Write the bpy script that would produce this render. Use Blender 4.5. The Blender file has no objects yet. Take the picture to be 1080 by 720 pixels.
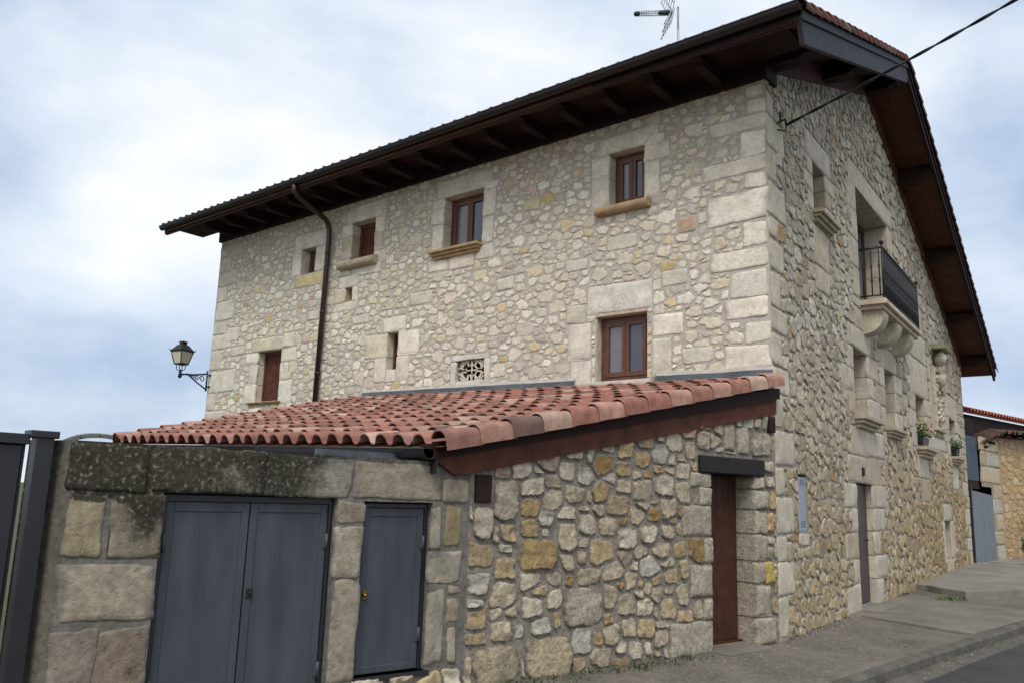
import bpy, math, random
from mathutils import Vector, Matrix, noise
R_ = math.radians
rnd = random.Random(7)
SC = bpy.context.scene
COL = SC.collection

# ------------------------------------------------------------------ camera, sky, sun, exposure
cam_d = bpy.data.cameras.new("camera")
cam = bpy.data.objects.new("camera", cam_d); COL.objects.link(cam)
cr = Vector((0.77388426, 0.63249939, 0.03236791)); cu = Vector((0.09096614, -0.16158722, 0.98265698)); cf = Vector((-0.62676018, 0.75751838, 0.18258583))
M = Matrix((cr, cu, -cf)).transposed().to_4x4(); M.translation = Vector((3.91971, -9.83989, 1.62))
cam.matrix_world = M
cam_d.sensor_width = 36; cam_d.lens = 864.08 / 1080 * 36; cam_d.clip_start = 0.1; cam_d.clip_end = 3000
SC.camera = cam

SUN_EL, SUN_AZ = 52, 150      # azimuth from +y towards +x: the bright part of the cloud is behind the photographer
W = bpy.data.worlds.new("World"); SC.world = W; W.use_nodes = True
nt = W.node_tree; nt.nodes.clear()
def N(t, **k):
    n = nt.nodes.new(t)
    for a, b in k.items(): setattr(n, a, b)
    return n
out = N('ShaderNodeOutputWorld'); bg = N('ShaderNodeBackground'); bg.inputs['Strength'].default_value = 0.1
sky = N('ShaderNodeTexSky'); sky.sky_type = 'NISHITA'; sky.sun_disc = False
sky.sun_elevation = R_(SUN_EL); sky.sun_rotation = R_(SUN_AZ); sky.air_density = 1.0; sky.dust_density = 2.0
tc = N('ShaderNodeTexCoord'); mp = N('ShaderNodeMapping'); mp.inputs['Scale'].default_value = (1, 1, 2.2); mp.inputs['Location'].default_value = (1.9, 7.7, 3.3)
n1 = N('ShaderNodeTexNoise'); n1.inputs['Scale'].default_value = 1.7; n1.inputs['Detail'].default_value = 7; n1.inputs['Roughness'].default_value = .5; n1.inputs['Distortion'].default_value = .25
n2 = N('ShaderNodeTexNoise'); n2.inputs['Scale'].default_value = 2.6; n2.inputs['Detail'].default_value = 6; n2.inputs['Roughness'].default_value = .55
rp = N('ShaderNodeValToRGB'); rp.color_ramp.elements[0].position = .40; rp.color_ramp.elements[0].color = (3.7, 4.7, 6.4, 1)
rp.color_ramp.elements[1].position = .66; rp.color_ramp.elements[1].color = (8.7, 8.85, 9.2, 1)
e = rp.color_ramp.elements.new(.52); e.color = (6.0, 6.8, 7.9, 1)
mx = N('ShaderNodeMix', data_type='RGBA'); mx.inputs[0].default_value = .90
# the thin bright patch of the overcast: a broad lobe around one direction
dt = N('ShaderNodeVectorMath', operation='DOT_PRODUCT'); bdir = Vector((-0.62, 0.60, 0.52)).normalized(); dt.inputs[1].default_value = bdir
mr = N('ShaderNodeMapRange', interpolation_type='SMOOTHSTEP'); mr.inputs['From Min'].default_value = .80; mr.inputs['From Max'].default_value = 1.0
mr.inputs['To Min'].default_value = -.07; mr.inputs['To Max'].default_value = .11
dt2 = N('ShaderNodeVectorMath', operation='DOT_PRODUCT'); dt2.inputs[1].default_value = Vector((.45, -.75, .5)).normalized()  # unseen sky behind the camera, whitened to neutralise the light on the walls
mr2 = N('ShaderNodeMapRange', interpolation_type='SMOOTHSTEP'); mr2.inputs['From Min'].default_value = -.1; mr2.inputs['From Max'].default_value = .8; mr2.inputs['To Min'].default_value = 0; mr2.inputs['To Max'].default_value = .3
ad0 = N('ShaderNodeMath', operation='ADD')
ad = N('ShaderNodeMath', operation='ADD')
L = nt.links.new
mxn = N('ShaderNodeMix', data_type='FLOAT'); mxn.inputs[0].default_value = .27
mp2 = N('ShaderNodeMapping'); mp2.inputs['Scale'].default_value = (2.1, 2.1, 3.6); L2 = nt.links.new; L2(tc.outputs['Generated'], mp2.inputs[0]); L2(mp2.outputs[0], n2.inputs['Vector'])
L2(n1.outputs['Fac'], mxn.inputs[2]); L2(n2.outputs['Fac'], mxn.inputs[3])
L(tc.outputs['Generated'], mp.inputs[0]); L(mp.outputs[0], n1.inputs['Vector'])
L(tc.outputs['Generated'], dt.inputs[0]); L(dt.outputs['Value'], mr.inputs['Value'])
L(tc.outputs['Generated'], dt2.inputs[0]); L(dt2.outputs['Value'], mr2.inputs['Value']); L(mxn.outputs[0], ad0.inputs[0]); L(mr2.outputs[0], ad0.inputs[1]); L(ad0.outputs[0], ad.inputs[0]); L(mr.outputs[0], ad.inputs[1]); L(ad.outputs[0], rp.inputs[0])
sxyz = N('ShaderNodeSeparateXYZ'); L(tc.outputs['Generated'], sxyz.inputs[0])
mrh = N('ShaderNodeMapRange', interpolation_type='SMOOTHSTEP'); mrh.inputs['From Min'].default_value = .02; mrh.inputs['From Max'].default_value = .17; mrh.inputs['To Min'].default_value = .17; mrh.inputs['To Max'].default_value = 0; L(sxyz.outputs[2], mrh.inputs[0])
adh = N('ShaderNodeMath', operation='ADD'); L(ad.outputs[0], adh.inputs[0]); L(mrh.outputs[0], adh.inputs[1]); L(adh.outputs[0], rp.inputs[0])
L(sky.outputs[0], mx.inputs[6]); L(rp.outputs[0], mx.inputs[7]); L(mx.outputs[2], bg.inputs[0]); L(bg.outputs[0], out.inputs[0])

sl = bpy.data.lights.new("sun", 'SUN'); sl.energy = 1.95; sl.angle = R_(22); sl.color = (1, .94, .85)
so = bpy.data.objects.new("sun", sl); COL.objects.link(so)
sd = Vector((math.sin(R_(SUN_AZ)) * math.cos(R_(SUN_EL)), math.cos(R_(SUN_AZ)) * math.cos(R_(SUN_EL)), math.sin(R_(SUN_EL))))
so.rotation_euler = sd.to_track_quat('Z', 'Y').to_euler()
VS = SC.view_settings; VS.view_transform = 'Standard'; VS.look = 'None'; VS.exposure = 0.32; VS.gamma = 1

# ------------------------------------------------------------------ materials
def mat(name, col=None, rough=.8, spec=.3, attr=False, nscale=8, namt=.25, bscale=40, bump=.3, bdist=.01, moss=None, metal=0, detail=6, stretch=None, moss_scale=6, fine=0, pits=0):
    m = bpy.data.materials.new(name); m.use_nodes = True
    t = m.node_tree; b = t.nodes['Principled BSDF']; l = t.links.new
    b.inputs['Roughness'].default_value = rough; b.inputs['Specular IOR Level'].default_value = spec; b.inputs['Metallic'].default_value = metal
    co = t.nodes.new('ShaderNodeTexCoord'); src = co.outputs['Object']
    if stretch:
        k = t.nodes.new('ShaderNodeMapping'); k.inputs['Scale'].default_value = stretch; l(src, k.inputs[0]); src = k.outputs[0]
    nz = t.nodes.new('ShaderNodeTexNoise'); nz.inputs['Scale'].default_value = nscale; nz.inputs['Detail'].default_value = detail; l(src, nz.inputs['Vector'])
    r = t.nodes.new('ShaderNodeMapRange'); r.inputs['From Min'].default_value = .25; r.inputs['From Max'].default_value = .75
    r.inputs['To Min'].default_value = 1 - namt; r.inputs['To Max'].default_value = 1 + namt; l(nz.outputs['Fac'], r.inputs[0])
    mu = t.nodes.new('ShaderNodeVectorMath'); mu.operation = 'SCALE'; l(r.outputs[0], mu.inputs['Scale'])
    at = None
    if attr:
        at = t.nodes.new('ShaderNodeAttribute'); at.attribute_name = 'tint'; l(at.outputs['Color'], mu.inputs[0])
    else:
        mu.inputs[0].default_value = col[:3]
    res = mu.outputs[0]
    if fine:
        fz = t.nodes.new('ShaderNodeTexNoise'); fz.inputs['Scale'].default_value = bscale * .8; fz.inputs['Detail'].default_value = 4; l(co.outputs['Object'], fz.inputs['Vector'])
        fr = t.nodes.new('ShaderNodeMapRange'); fr.inputs['From Min'].default_value = .3; fr.inputs['From Max'].default_value = .7; fr.inputs['To Min'].default_value = 1 - fine; fr.inputs['To Max'].default_value = 1 + fine; l(fz.outputs['Fac'], fr.inputs[0])
        f2 = t.nodes.new('ShaderNodeVectorMath'); f2.operation = 'SCALE'; l(res, f2.inputs[0]); l(fr.outputs[0], f2.inputs['Scale']); res = f2.outputs[0]
    if moss:
        mz = t.nodes.new('ShaderNodeTexNoise'); mz.inputs['Scale'].default_value = moss_scale; mz.inputs['Detail'].default_value = 8; mz.inputs['Roughness'].default_value = .78; l(co.outputs['Object'], mz.inputs['Vector'])
        a = t.nodes.new('ShaderNodeMath'); a.operation = 'ADD'; l(mz.outputs['Fac'], a.inputs[0]); l(at.outputs['Alpha'], a.inputs[1])
        s = t.nodes.new('ShaderNodeMapRange'); s.interpolation_type = 'SMOOTHSTEP'; s.inputs['From Min'].default_value = .86; s.inputs['From Max'].default_value = 1.22; s.inputs['To Max'].default_value = .93; l(a.outputs[0], s.inputs[0])
        mc = t.nodes.new('ShaderNodeMix'); mc.data_type = 'RGBA'
        lz = t.nodes.new('ShaderNodeTexNoise'); lz.inputs['Scale'].default_value = 34; lz.inputs['Detail'].default_value = 5; l(co.outputs['Object'], lz.inputs['Vector'])
        lr = t.nodes.new('ShaderNodeValToRGB'); lr.color_ramp.elements[0].position = .42; lr.color_ramp.elements[0].color = moss + (1,)
        lr.color_ramp.elements[1].position = .70; lr.color_ramp.elements[1].color = (.17, .16, .13, 1)
        q = lr.color_ramp.elements.new(.58); q.color = (moss[0] * 2, moss[1] * 2, moss[2] * 1.6, 1)
        l(lz.outputs['Fac'], lr.inputs[0])
        l(s.outputs[0], mc.inputs[0]); l(res, mc.inputs[6]); l(lr.outputs[0], mc.inputs[7]); res = mc.outputs[2]
    l(res, b.inputs['Base Color'])
    if bump:
        bz = t.nodes.new('ShaderNodeTexNoise'); bz.inputs['Scale'].default_value = bscale; bz.inputs['Detail'].default_value = 8; bz.inputs['Roughness'].default_value = .65; l(src, bz.inputs['Vector'])
        bp = t.nodes.new('ShaderNodeBump'); bp.inputs['Strength'].default_value = bump; bp.inputs['Distance'].default_value = bdist; l(bz.outputs['Fac'], bp.inputs['Height']); l(bp.outputs[0], b.inputs['Normal'])
        if pits:
            pv = t.nodes.new('ShaderNodeTexNoise'); pv.inputs['Scale'].default_value = bscale * 1.3; pv.inputs['Detail'].default_value = 3; l(src, pv.inputs['Vector'])
            pr_ = t.nodes.new('ShaderNodeMapRange'); pr_.inputs['From Min'].default_value = .30; pr_.inputs['From Max'].default_value = .42; l(pv.outputs['Fac'], pr_.inputs[0])
            b2 = t.nodes.new('ShaderNodeBump'); b2.inputs['Strength'].default_value = pits; b2.inputs['Distance'].default_value = .02; l(pr_.outputs[0], b2.inputs['Height']); l(bp.outputs[0], b2.inputs['Normal']); l(b2.outputs[0], b.inputs['Normal'])
    return m
m_lime = mat('pale_limestone', attr=True, nscale=11, namt=.14, bscale=30, bump=.6, bdist=.012, rough=.92, spec=.15, moss=(.02, .022, .014), fine=.14)
m_stone = mat('limestone', attr=True, nscale=13, namt=.26, bscale=30, bump=.9, bdist=.02, rough=.92, spec=.15, moss=(.02, .022, .014), fine=.18, pits=.6)
m_ash = mat('dressed_stone', attr=True, nscale=4, namt=.22, bscale=24, bump=.5, bdist=.012, pits=.35, rough=.9, spec=.15, moss=(.022, .022, .018), fine=.12)
m_old = mat('weathered_stone', attr=True, nscale=5, namt=.32, bscale=24, bump=.7, bdist=.012, pits=.35, rough=.95, spec=.1, moss=(.018, .018, .015), moss_scale=5, fine=.2)
m_tile = mat('clay_tile', attr=True, nscale=9, namt=.3, bscale=60, bump=.35, bdist=.006, rough=.8, spec=.25, moss=(.05, .045, .04), fine=.12)
m_wood = mat('dark_timber', (.022, .010, .0075), rough=.7, spec=.2, nscale=4, namt=.35, bscale=30, bump=.3, stretch=(1, 1, 1))
m_soffit = mat('soffit_board', (.10, .041, .027), rough=.7, spec=.2, nscale=5, namt=.35, bscale=24, bump=.3)
m_barge = mat('painted_barge', (.030, .026, .029), rough=.6, spec=.22, nscale=6, namt=.3, bscale=30, bump=.15)
m_redwood = mat('red_brown_timber', (.085, .030, .018), rough=.65, spec=.2, nscale=7, namt=.4, bscale=30, bump=.3)
m_door = mat('door_timber', (.05, .020, .012), rough=.6, spec=.25, nscale=7, namt=.4, bscale=30, bump=.3)
m_frame = mat('window_timber', (.10, .041, .023), rough=.45, spec=.4, nscale=12, namt=.25, bump=.1)
m_glass = mat('window_pane', (.13, .122, .14), rough=.08, spec=.7, namt=.1, bump=0)
m_glass2 = mat('dark_window_pane', (.05, .058, .085), rough=.06, spec=.7, namt=.1, bump=0)
m_dark = mat('interior_shade', (.012, .011, .010), rough=.9, bump=0)
m_iron = mat('wrought_iron', (.012, .012, .014), rough=.5, spec=.4, bump=.1)
m_gutter = mat('dark_gutter', (.018, .014, .014), rough=.45, spec=.4, namt=.2, bump=.1)
m_pipe = mat('downpipe', (.030, .016, .014), rough=.4, spec=.45, bump=0)
m_lead = mat('lead_sheet', (.055, .066, .082), rough=.5, spec=.5, nscale=5, namt=.5, bump=.3, bscale=12)
m_patch = mat('mortar_patch', (.37, .355, .33), rough=.95, nscale=9, namt=.2, bump=.6)
m_steel = mat('grey_door_paint', (.047, .057, .071), rough=.5, spec=.35, nscale=2.4, namt=.26, bscale=6, bump=.06, stretch=(3, 3, .7))
m_gate = mat('anthracite_gate', (.015, .018, .023), rough=.4, spec=.45, nscale=3, namt=.15, bump=.05)
m_blue = mat('blue_grey_paint', (.155, .18, .21), rough=.55, spec=.3, nscale=4, namt=.25, bump=.15, stretch=(4, 4, .6))
m_cab = mat('meter_box', (.27, .31, .38), rough=.5, spec=.35, nscale=4, namt=.1, bump=.05)
m_plum = mat('plum_door', (.050, .035, .036), rough=.5, spec=.4, nscale=5, namt=.2, bump=.15, stretch=(8, 8, .6))
m_brass = mat('brass', (.30, .18, .06), rough=.35, metal=1, bump=0)
m_sill = mat('sandstone_sill', (.36, .265, .15), rough=.85, spec=.15, nscale=7, namt=.3, bscale=30, bump=.4)
m_sillgrey = mat('moulded_sill', (.37, .32, .235), rough=.85, spec=.15, nscale=7, namt=.25, bscale=30, bump=.4)
m_zinc = mat('zinc', (.30, .36, .42), rough=.4, spec=.5, metal=.4, bump=.1, nscale=2)
m_lampglass = mat('lantern_glass', (.55, .53, .42), rough=.3, spec=.4, namt=.06, bump=0)
m_alu = mat('aluminium', (.35, .36, .38), rough=.4, metal=.8, bump=0)
m_green = mat('green_plastic', (.015, .045, .04), rough=.5, bump=0)
m_leaf = mat('leaf', attr=True, rough=.6, spec=.3, nscale=20, namt=.3, bump=0)
m_net = mat('netting', (.25, .27, .28), rough=.7, bump=0)
m_rubbleback = mat('inner_masonry', (.36, .33, .28), rough=.95, bump=.5)

def ground_mat(name, c1, c2, c3, scale, sp=90):
    m = bpy.data.materials.new(name); m.use_nodes = True; t = m.node_tree; b = t.nodes['Principled BSDF']; l = t.links.new
    b.inputs['Roughness'].default_value = .88; b.inputs['Specular IOR Level'].default_value = .25
    co = t.nodes.new('ShaderNodeTexCoord')
    a = t.nodes.new('ShaderNodeTexNoise'); a.inputs['Scale'].default_value = scale; a.inputs['Detail'].default_value = 8; a.inputs['Roughness'].default_value = .62; l(co.outputs['Object'], a.inputs['Vector'])
    r = t.nodes.new('ShaderNodeValToRGB'); r.color_ramp.elements[0].position = .35; r.color_ramp.elements[0].color = c1 + (1,); r.color_ramp.elements[1].position = .66; r.color_ramp.elements[1].color = c2 + (1,); l(a.outputs['Fac'], r.inputs[0])
    v = t.nodes.new('ShaderNodeTexVoronoi'); v.inputs['Scale'].default_value = sp; l(co.outputs['Object'], v.inputs['Vector'])
    sx = t.nodes.new('ShaderNodeSeparateColor'); l(v.outputs['Color'], sx.inputs[0])
    vr = t.nodes.new('ShaderNodeMapRange'); vr.inputs['From Min'].default_value = .55; vr.inputs['From Max'].default_value = 1; vr.inputs['To Max'].default_value = .5; l(sx.outputs[0], vr.inputs[0])
    x = t.nodes.new('ShaderNodeMix'); x.data_type = 'RGBA'; x.inputs[7].default_value = c3 + (1,); l(vr.outputs[0], x.inputs[0]); l(r.outputs[0], x.inputs[6])
    l(x.outputs[2], b.inputs['Base Color'])
    bz = t.nodes.new('ShaderNodeTexNoise'); bz.inputs['Scale'].default_value = 12; bz.inputs['Detail'].default_value = 9; bz.inputs['Roughness'].default_value = .75; l(co.outputs['Object'], bz.inputs['Vector'])
    bp = t.nodes.new('ShaderNodeBump'); bp.inputs['Strength'].default_value = .6; bp.inputs['Distance'].default_value = .02; l(bz.outputs['Fac'], bp.inputs['Height'])
    b2 = t.nodes.new('ShaderNodeBump'); b2.inputs['Strength'].default_value = .5; b2.inputs['Distance'].default_value = .006; l(v.outputs['Distance'], b2.inputs['Height']); l(bp.outputs[0], b2.inputs['Normal']); l(b2.outputs[0], b.inputs['Normal'])
    return m
m_asph = ground_mat('asphalt', (.035, .036, .040), (.06, .06, .062), (.085, .083, .08), 1.5, 110)
m_pave = ground_mat('pavement_aggregate', (.095, .086, .074), (.165, .15, .13), (.25, .23, .20), 1.1, 34)
m_conc = ground_mat('concrete', (.15, .14, .12), (.25, .235, .206), (.26, .245, .215), 1.2, 40)
m_kerb = ground_mat('kerb_concrete', (.07, .066, .058), (.13, .122, .108), (.16, .15, .135), 3, 90)
m_soil = ground_mat('soil', (.05, .06, .03), (.08, .09, .045), (.07, .07, .05), 2, 30)

# ------------------------------------------------------------------ mesh helpers
class MB:
    def __init__(s): s.v = []; s.f = []; s.c = []; s.mi = []; s.smooth = []
    def add(s, vs, fs, col=(.5, .5, .5, 0), mi=0, smooth=False):
        o = len(s.v); s.v.extend(tuple(p) for p in vs)
        if isinstance(col, list): s.c.extend(col)
        else:
            if len(col) == 3: col = tuple(col) + (0,)
            s.c.extend([tuple(col)] * len(vs))
        for f in fs: s.f.append([i + o for i in f]); s.mi.append(mi); s.smooth.append(smooth)
    def build(s, name, mats, parent=None):
        me = bpy.data.meshes.new(name); me.from_pydata(s.v, [], s.f)
        if not isinstance(mats, (list, tuple)): mats = [mats]
        for m in mats: me.materials.append(m)
        me.polygons.foreach_set('material_index', s.mi); me.polygons.foreach_set('use_smooth', s.smooth)
        a = me.attributes.new('tint', 'FLOAT_COLOR', 'POINT'); a.data.foreach_set('color', [x for c in s.c for x in c])
        me.update()
        ob = bpy.data.objects.new(name, me); COL.objects.link(ob)
        if parent: ob.parent = parent
        return ob
    # general pieces -------------------------------------------------
    def hexa(s, p, col=(.5, .5, .5, 0), mi=0):      # 8 corners: bottom 0-3 ccw, top 4-7
        s.add(p, [(3, 2, 1, 0), (4, 5, 6, 7), (0, 1, 5, 4), (1, 2, 6, 5), (2, 3, 7, 6), (3, 0, 4, 7)], col, mi)
    def box(s, x0, x1, y0, y1, z0, z1, col=(.5, .5, .5, 0), mi=0):
        s.hexa([(x0, y0, z0), (x1, y0, z0), (x1, y1, z0), (x0, y1, z0), (x0, y0, z1), (x1, y0, z1), (x1, y1, z1), (x0, y1, z1)], col, mi)
    def fbox(s, F, u0, u1, z0, z1, d0, d1, col=(.5, .5, .5, 0), mi=0, bev=0):   # box in a wall frame, d out of the wall
        if bev:
            a, b = (u0, u1), (z0, z1); vs = []
            for d, k in ((d0, 0), (d1 - bev, 0), (d1, bev)):
                vs += [F.p(u0 + k, z0 + k, d), F.p(u1 - k, z0 + k, d), F.p(u1 - k, z1 - k, d), F.p(u0 + k, z1 - k, d)]
            fs = [(3, 2, 1, 0), (8, 9, 10, 11)]
            for r in (0, 4):
                for i in range(4): j = (i + 1) % 4; fs.append((r + i, r + j, r + 4 + j, r + 4 + i))
            s.add(vs, fs, col, mi); return
        s.hexa([F.p(u0, z0, d0), F.p(u0, z0, d1), F.p(u1, z0, d1), F.p(u1, z0, d0), F.p(u0, z1, d0), F.p(u0, z1, d1), F.p(u1, z1, d1), F.p(u1, z1, d0)][0:8], col, mi)
    def tube(s, pts, r, n=8, col=(.5, .5, .5, 0), mi=0, cap=True):
        pts = [Vector(p) for p in pts]; vs = []; fs = []
        rr = r if isinstance(r, (list, tuple)) else [r] * len(pts)
        ref = None
        for i, p in enumerate(pts):
            t = (pts[min(i + 1, len(pts) - 1)] - pts[max(i - 1, 0)]).normalized()
            if ref is None: ref = Vector((0, 0, 1)) if abs(t.z) < .9 else Vector((1, 0, 0))
            a = t.cross(ref).normalized(); b = t.cross(a).normalized()
            ref = b.cross(t) if False else ref
            for k in range(n):
                w = 2 * math.pi * k / n; vs.append(p + a * math.cos(w) * rr[i] + b * math.sin(w) * rr[i])
        for i in range(len(pts) - 1):
            for k in range(n): fs.append((i * n + k, i * n + (k + 1) % n, (i + 1) * n + (k + 1) % n, (i + 1) * n + k))
        if cap: fs.append(tuple(range(n))[::-1]); fs.append(tuple((len(pts) - 1) * n + k for k in range(n)))
        s.add(vs, fs, col, mi, True)
    def prism(s, F, prof, d0, d1, col=(.5, .5, .5, 0), mi=0):     # polygon (u,z) extruded in d
        n = len(prof); vs = [F.p(u, z, d0) for u, z in prof] + [F.p(u, z, d1) for u, z in prof]
        fs = [tuple(range(n))[::-1], tuple(range(n, 2 * n))] + [(i, (i + 1) % n, n + (i + 1) % n, n + i) for i in range(n)]
        s.add(vs, fs, col, mi)
    def prism_u(s, F, prof, u0, u1, col=(.5, .5, .5, 0), mi=0):   # polygon (d,z) extruded along u
        n = len(prof); vs = [F.p(u0, z, d) for d, z in prof] + [F.p(u1, z, d) for d, z in prof]
        fs = [tuple(range(n)), tuple(range(n, 2 * n))[::-1]] + [(i, n + i, n + (i + 1) % n, (i + 1) % n) for i in range(n)]
        s.add(vs, fs, col, mi)
    def poly(s, pts, col=(.5, .5, .5, 0), mi=0): s.add(pts, [tuple(range(len(pts)))], col, mi)

class Frame:
    def __init__(s, o, u, n): s.o = Vector(o); s.u = Vector(u).normalized(); s.n = Vector(n).normalized()
    def p(s, u, z, d=0): q = s.o + s.u * u + s.n * d; return (q.x, q.y, q.z + z)
BE = R_(-3.62004)
FA = Frame((0, 0, 0), (1, 0, 0), (0, -1, 0))
FB = Frame((0, 0, 0), (math.sin(BE), math.cos(BE), 0), (math.cos(BE), -math.sin(BE), 0))
AW = R_(78)
FW = Frame((0, 0, 0), (math.cos(AW), math.sin(AW), 0), (math.sin(AW), -math.cos(AW), 0))   # u = -s along the annex wall

def fnz(p, sc, seed=0): return noise.noise(Vector((p[0] * sc + seed, p[1] * sc - seed * .7, p[2] * sc + 3.1)))

# ------------------------------------------------------------------ masonry
def clip(poly, nx, ny, c):      # keep nx*x+ny*y <= c
    res = []; n = len(poly)
    for i in range(n):
        a = poly[i]; b = poly[(i + 1) % n]; da = nx * a[0] + ny * a[1] - c; db = nx * b[0] + ny * b[1] - c
        if da <= 0: res.append(a)
        if (da < 0 < db) or (db < 0 < da):
            t = da / (da - db); res.append((a[0] + (b[0] - a[0]) * t, a[1] + (b[1] - a[1]) * t))
    return res
def area(p): return .5 * sum(p[i][0] * p[(i + 1) % len(p)][1] - p[(i + 1) % len(p)][0] * p[i][1] for i in range(len(p)))
def chaikin(p):
    r = []
    for i in range(len(p)):
        a = p[i]; b = p[(i + 1) % len(p)]
        k = rnd.uniform(.05, .16); r.append((a[0] * (1 - k) + b[0] * k, a[1] * (1 - k) + b[1] * k)); k = rnd.uniform(.07, .2); r.append((a[0] * k + b[0] * (1 - k), a[1] * k + b[1] * (1 - k)))
    return r
def resample(p, step, nmin=8):
    per = sum(math.dist(p[i], p[(i + 1) % len(p)]) for i in range(len(p))); n = max(nmin, int(per / step)); res = []; tgt = 0; acc = 0; i = 0
    st = per / n
    for i in range(len(p)):
        a = p[i]; b = p[(i + 1) % len(p)]; l = math.dist(a, b)
        while tgt < acc + l - 1e-9 and len(res) < n:
            t = (tgt - acc) / l; res.append((a[0] + (b[0] - a[0]) * t, a[1] + (b[1] - a[1]) * t)); tgt += st
        acc += l
    return res
def stone(mb, F, poly, relief, col, step, rough, base=-.015, moss=None, flat=.35, wob=.08, mi=0, smear=None):
    p = resample(poly, step)
    n = len(p); cx = sum(q[0] for q in p) / n; cz = sum(q[1] for q in p) / n
    size = math.sqrt(max(area(poly), 1e-5)); seed = rnd.uniform(0, 50)
    tx, tz = rnd.uniform(-1, 1) * relief * .5, rnd.uniform(-1, 1) * relief * .5
    q = []
    for (x, z) in p:
        w = 1 + wob * (1.4 * noise.noise(Vector((x / size * 2.3 + seed, z / size * 2.3, seed))) + .8 * noise.noise(Vector((x / size * 6 + seed, z / size * 6, seed))))
        q.append((cx + (x - cx) * w, cz + (z - cz) * w))
    rings = [(1.0, base), (.99, relief * .5), (.96, relief * .9), (.88, relief), (.74, relief), (.56, relief), (.37, relief), (.17, relief)] if rough > .7 else [(1.0, base), (.97, relief * .42), (.89, relief * .85), (.72, relief), (.4, relief * 1.02)]
    vs = []
    for k, d in rings:
        for x, z in q:
            u = cx + (x - cx) * k; w = cz + (z - cz) * k
            dd = d
            if d > 0: dd = d + relief * rough * (.8 * noise.noise(Vector((u / size * 1.9 + seed, w / size * 1.9, 7))) + (.55 * abs(noise.noise(Vector((u * 14 + seed, w * 14, 7)))) - .12) * min(1, k * 1.6)) + (tx * (u - cx) + tz * (w - cz)) / size * 1.5 * min(1, d / relief)
            vs.append(F.p(u, w, dd))
    vs.append(F.p(cx, cz, relief * (1 + rough * .8 * noise.noise(Vector((cx / size * 1.9 + seed, cz / size * 1.9, 7))))))
    fs = []
    for r in range(len(rings) - 1):
        for i in range(n): j = (i + 1) % n; fs.append((r * n + i, r * n + j, (r + 1) * n + j, (r + 1) * n + i))
    r = (len(rings) - 1) * n
    for i in range(n): fs.append((r + i, r + (i + 1) % n, len(vs) - 1))
    if moss or smear:
        cl = []; bias = rnd.uniform(-.35, .25)
        for k, d in rings:
            for x, z in q:
                u, w = cx + (x - cx) * k, cz + (z - cz) * k; c_ = tuple(col)
                if smear and k > .6:
                    f = max(0, min(1, (k - .86) * 6 + 1.5 * noise.noise(Vector((u * 9 + 5, w * 9, seed * .1))) + bias)) * (1 if k > .8 else .6)
                    c_ = tuple(a * (1 - f) + b * f for a, b in zip(c_, smear))
                cl.append(c_ + (moss(u, w) if moss else 0,))
        cl.append(tuple(col) + (moss(cx, cz) if moss else 0,))
    else: cl = tuple(col) + (0,)
    mb.add(vs, fs, cl, mi, True)

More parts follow.
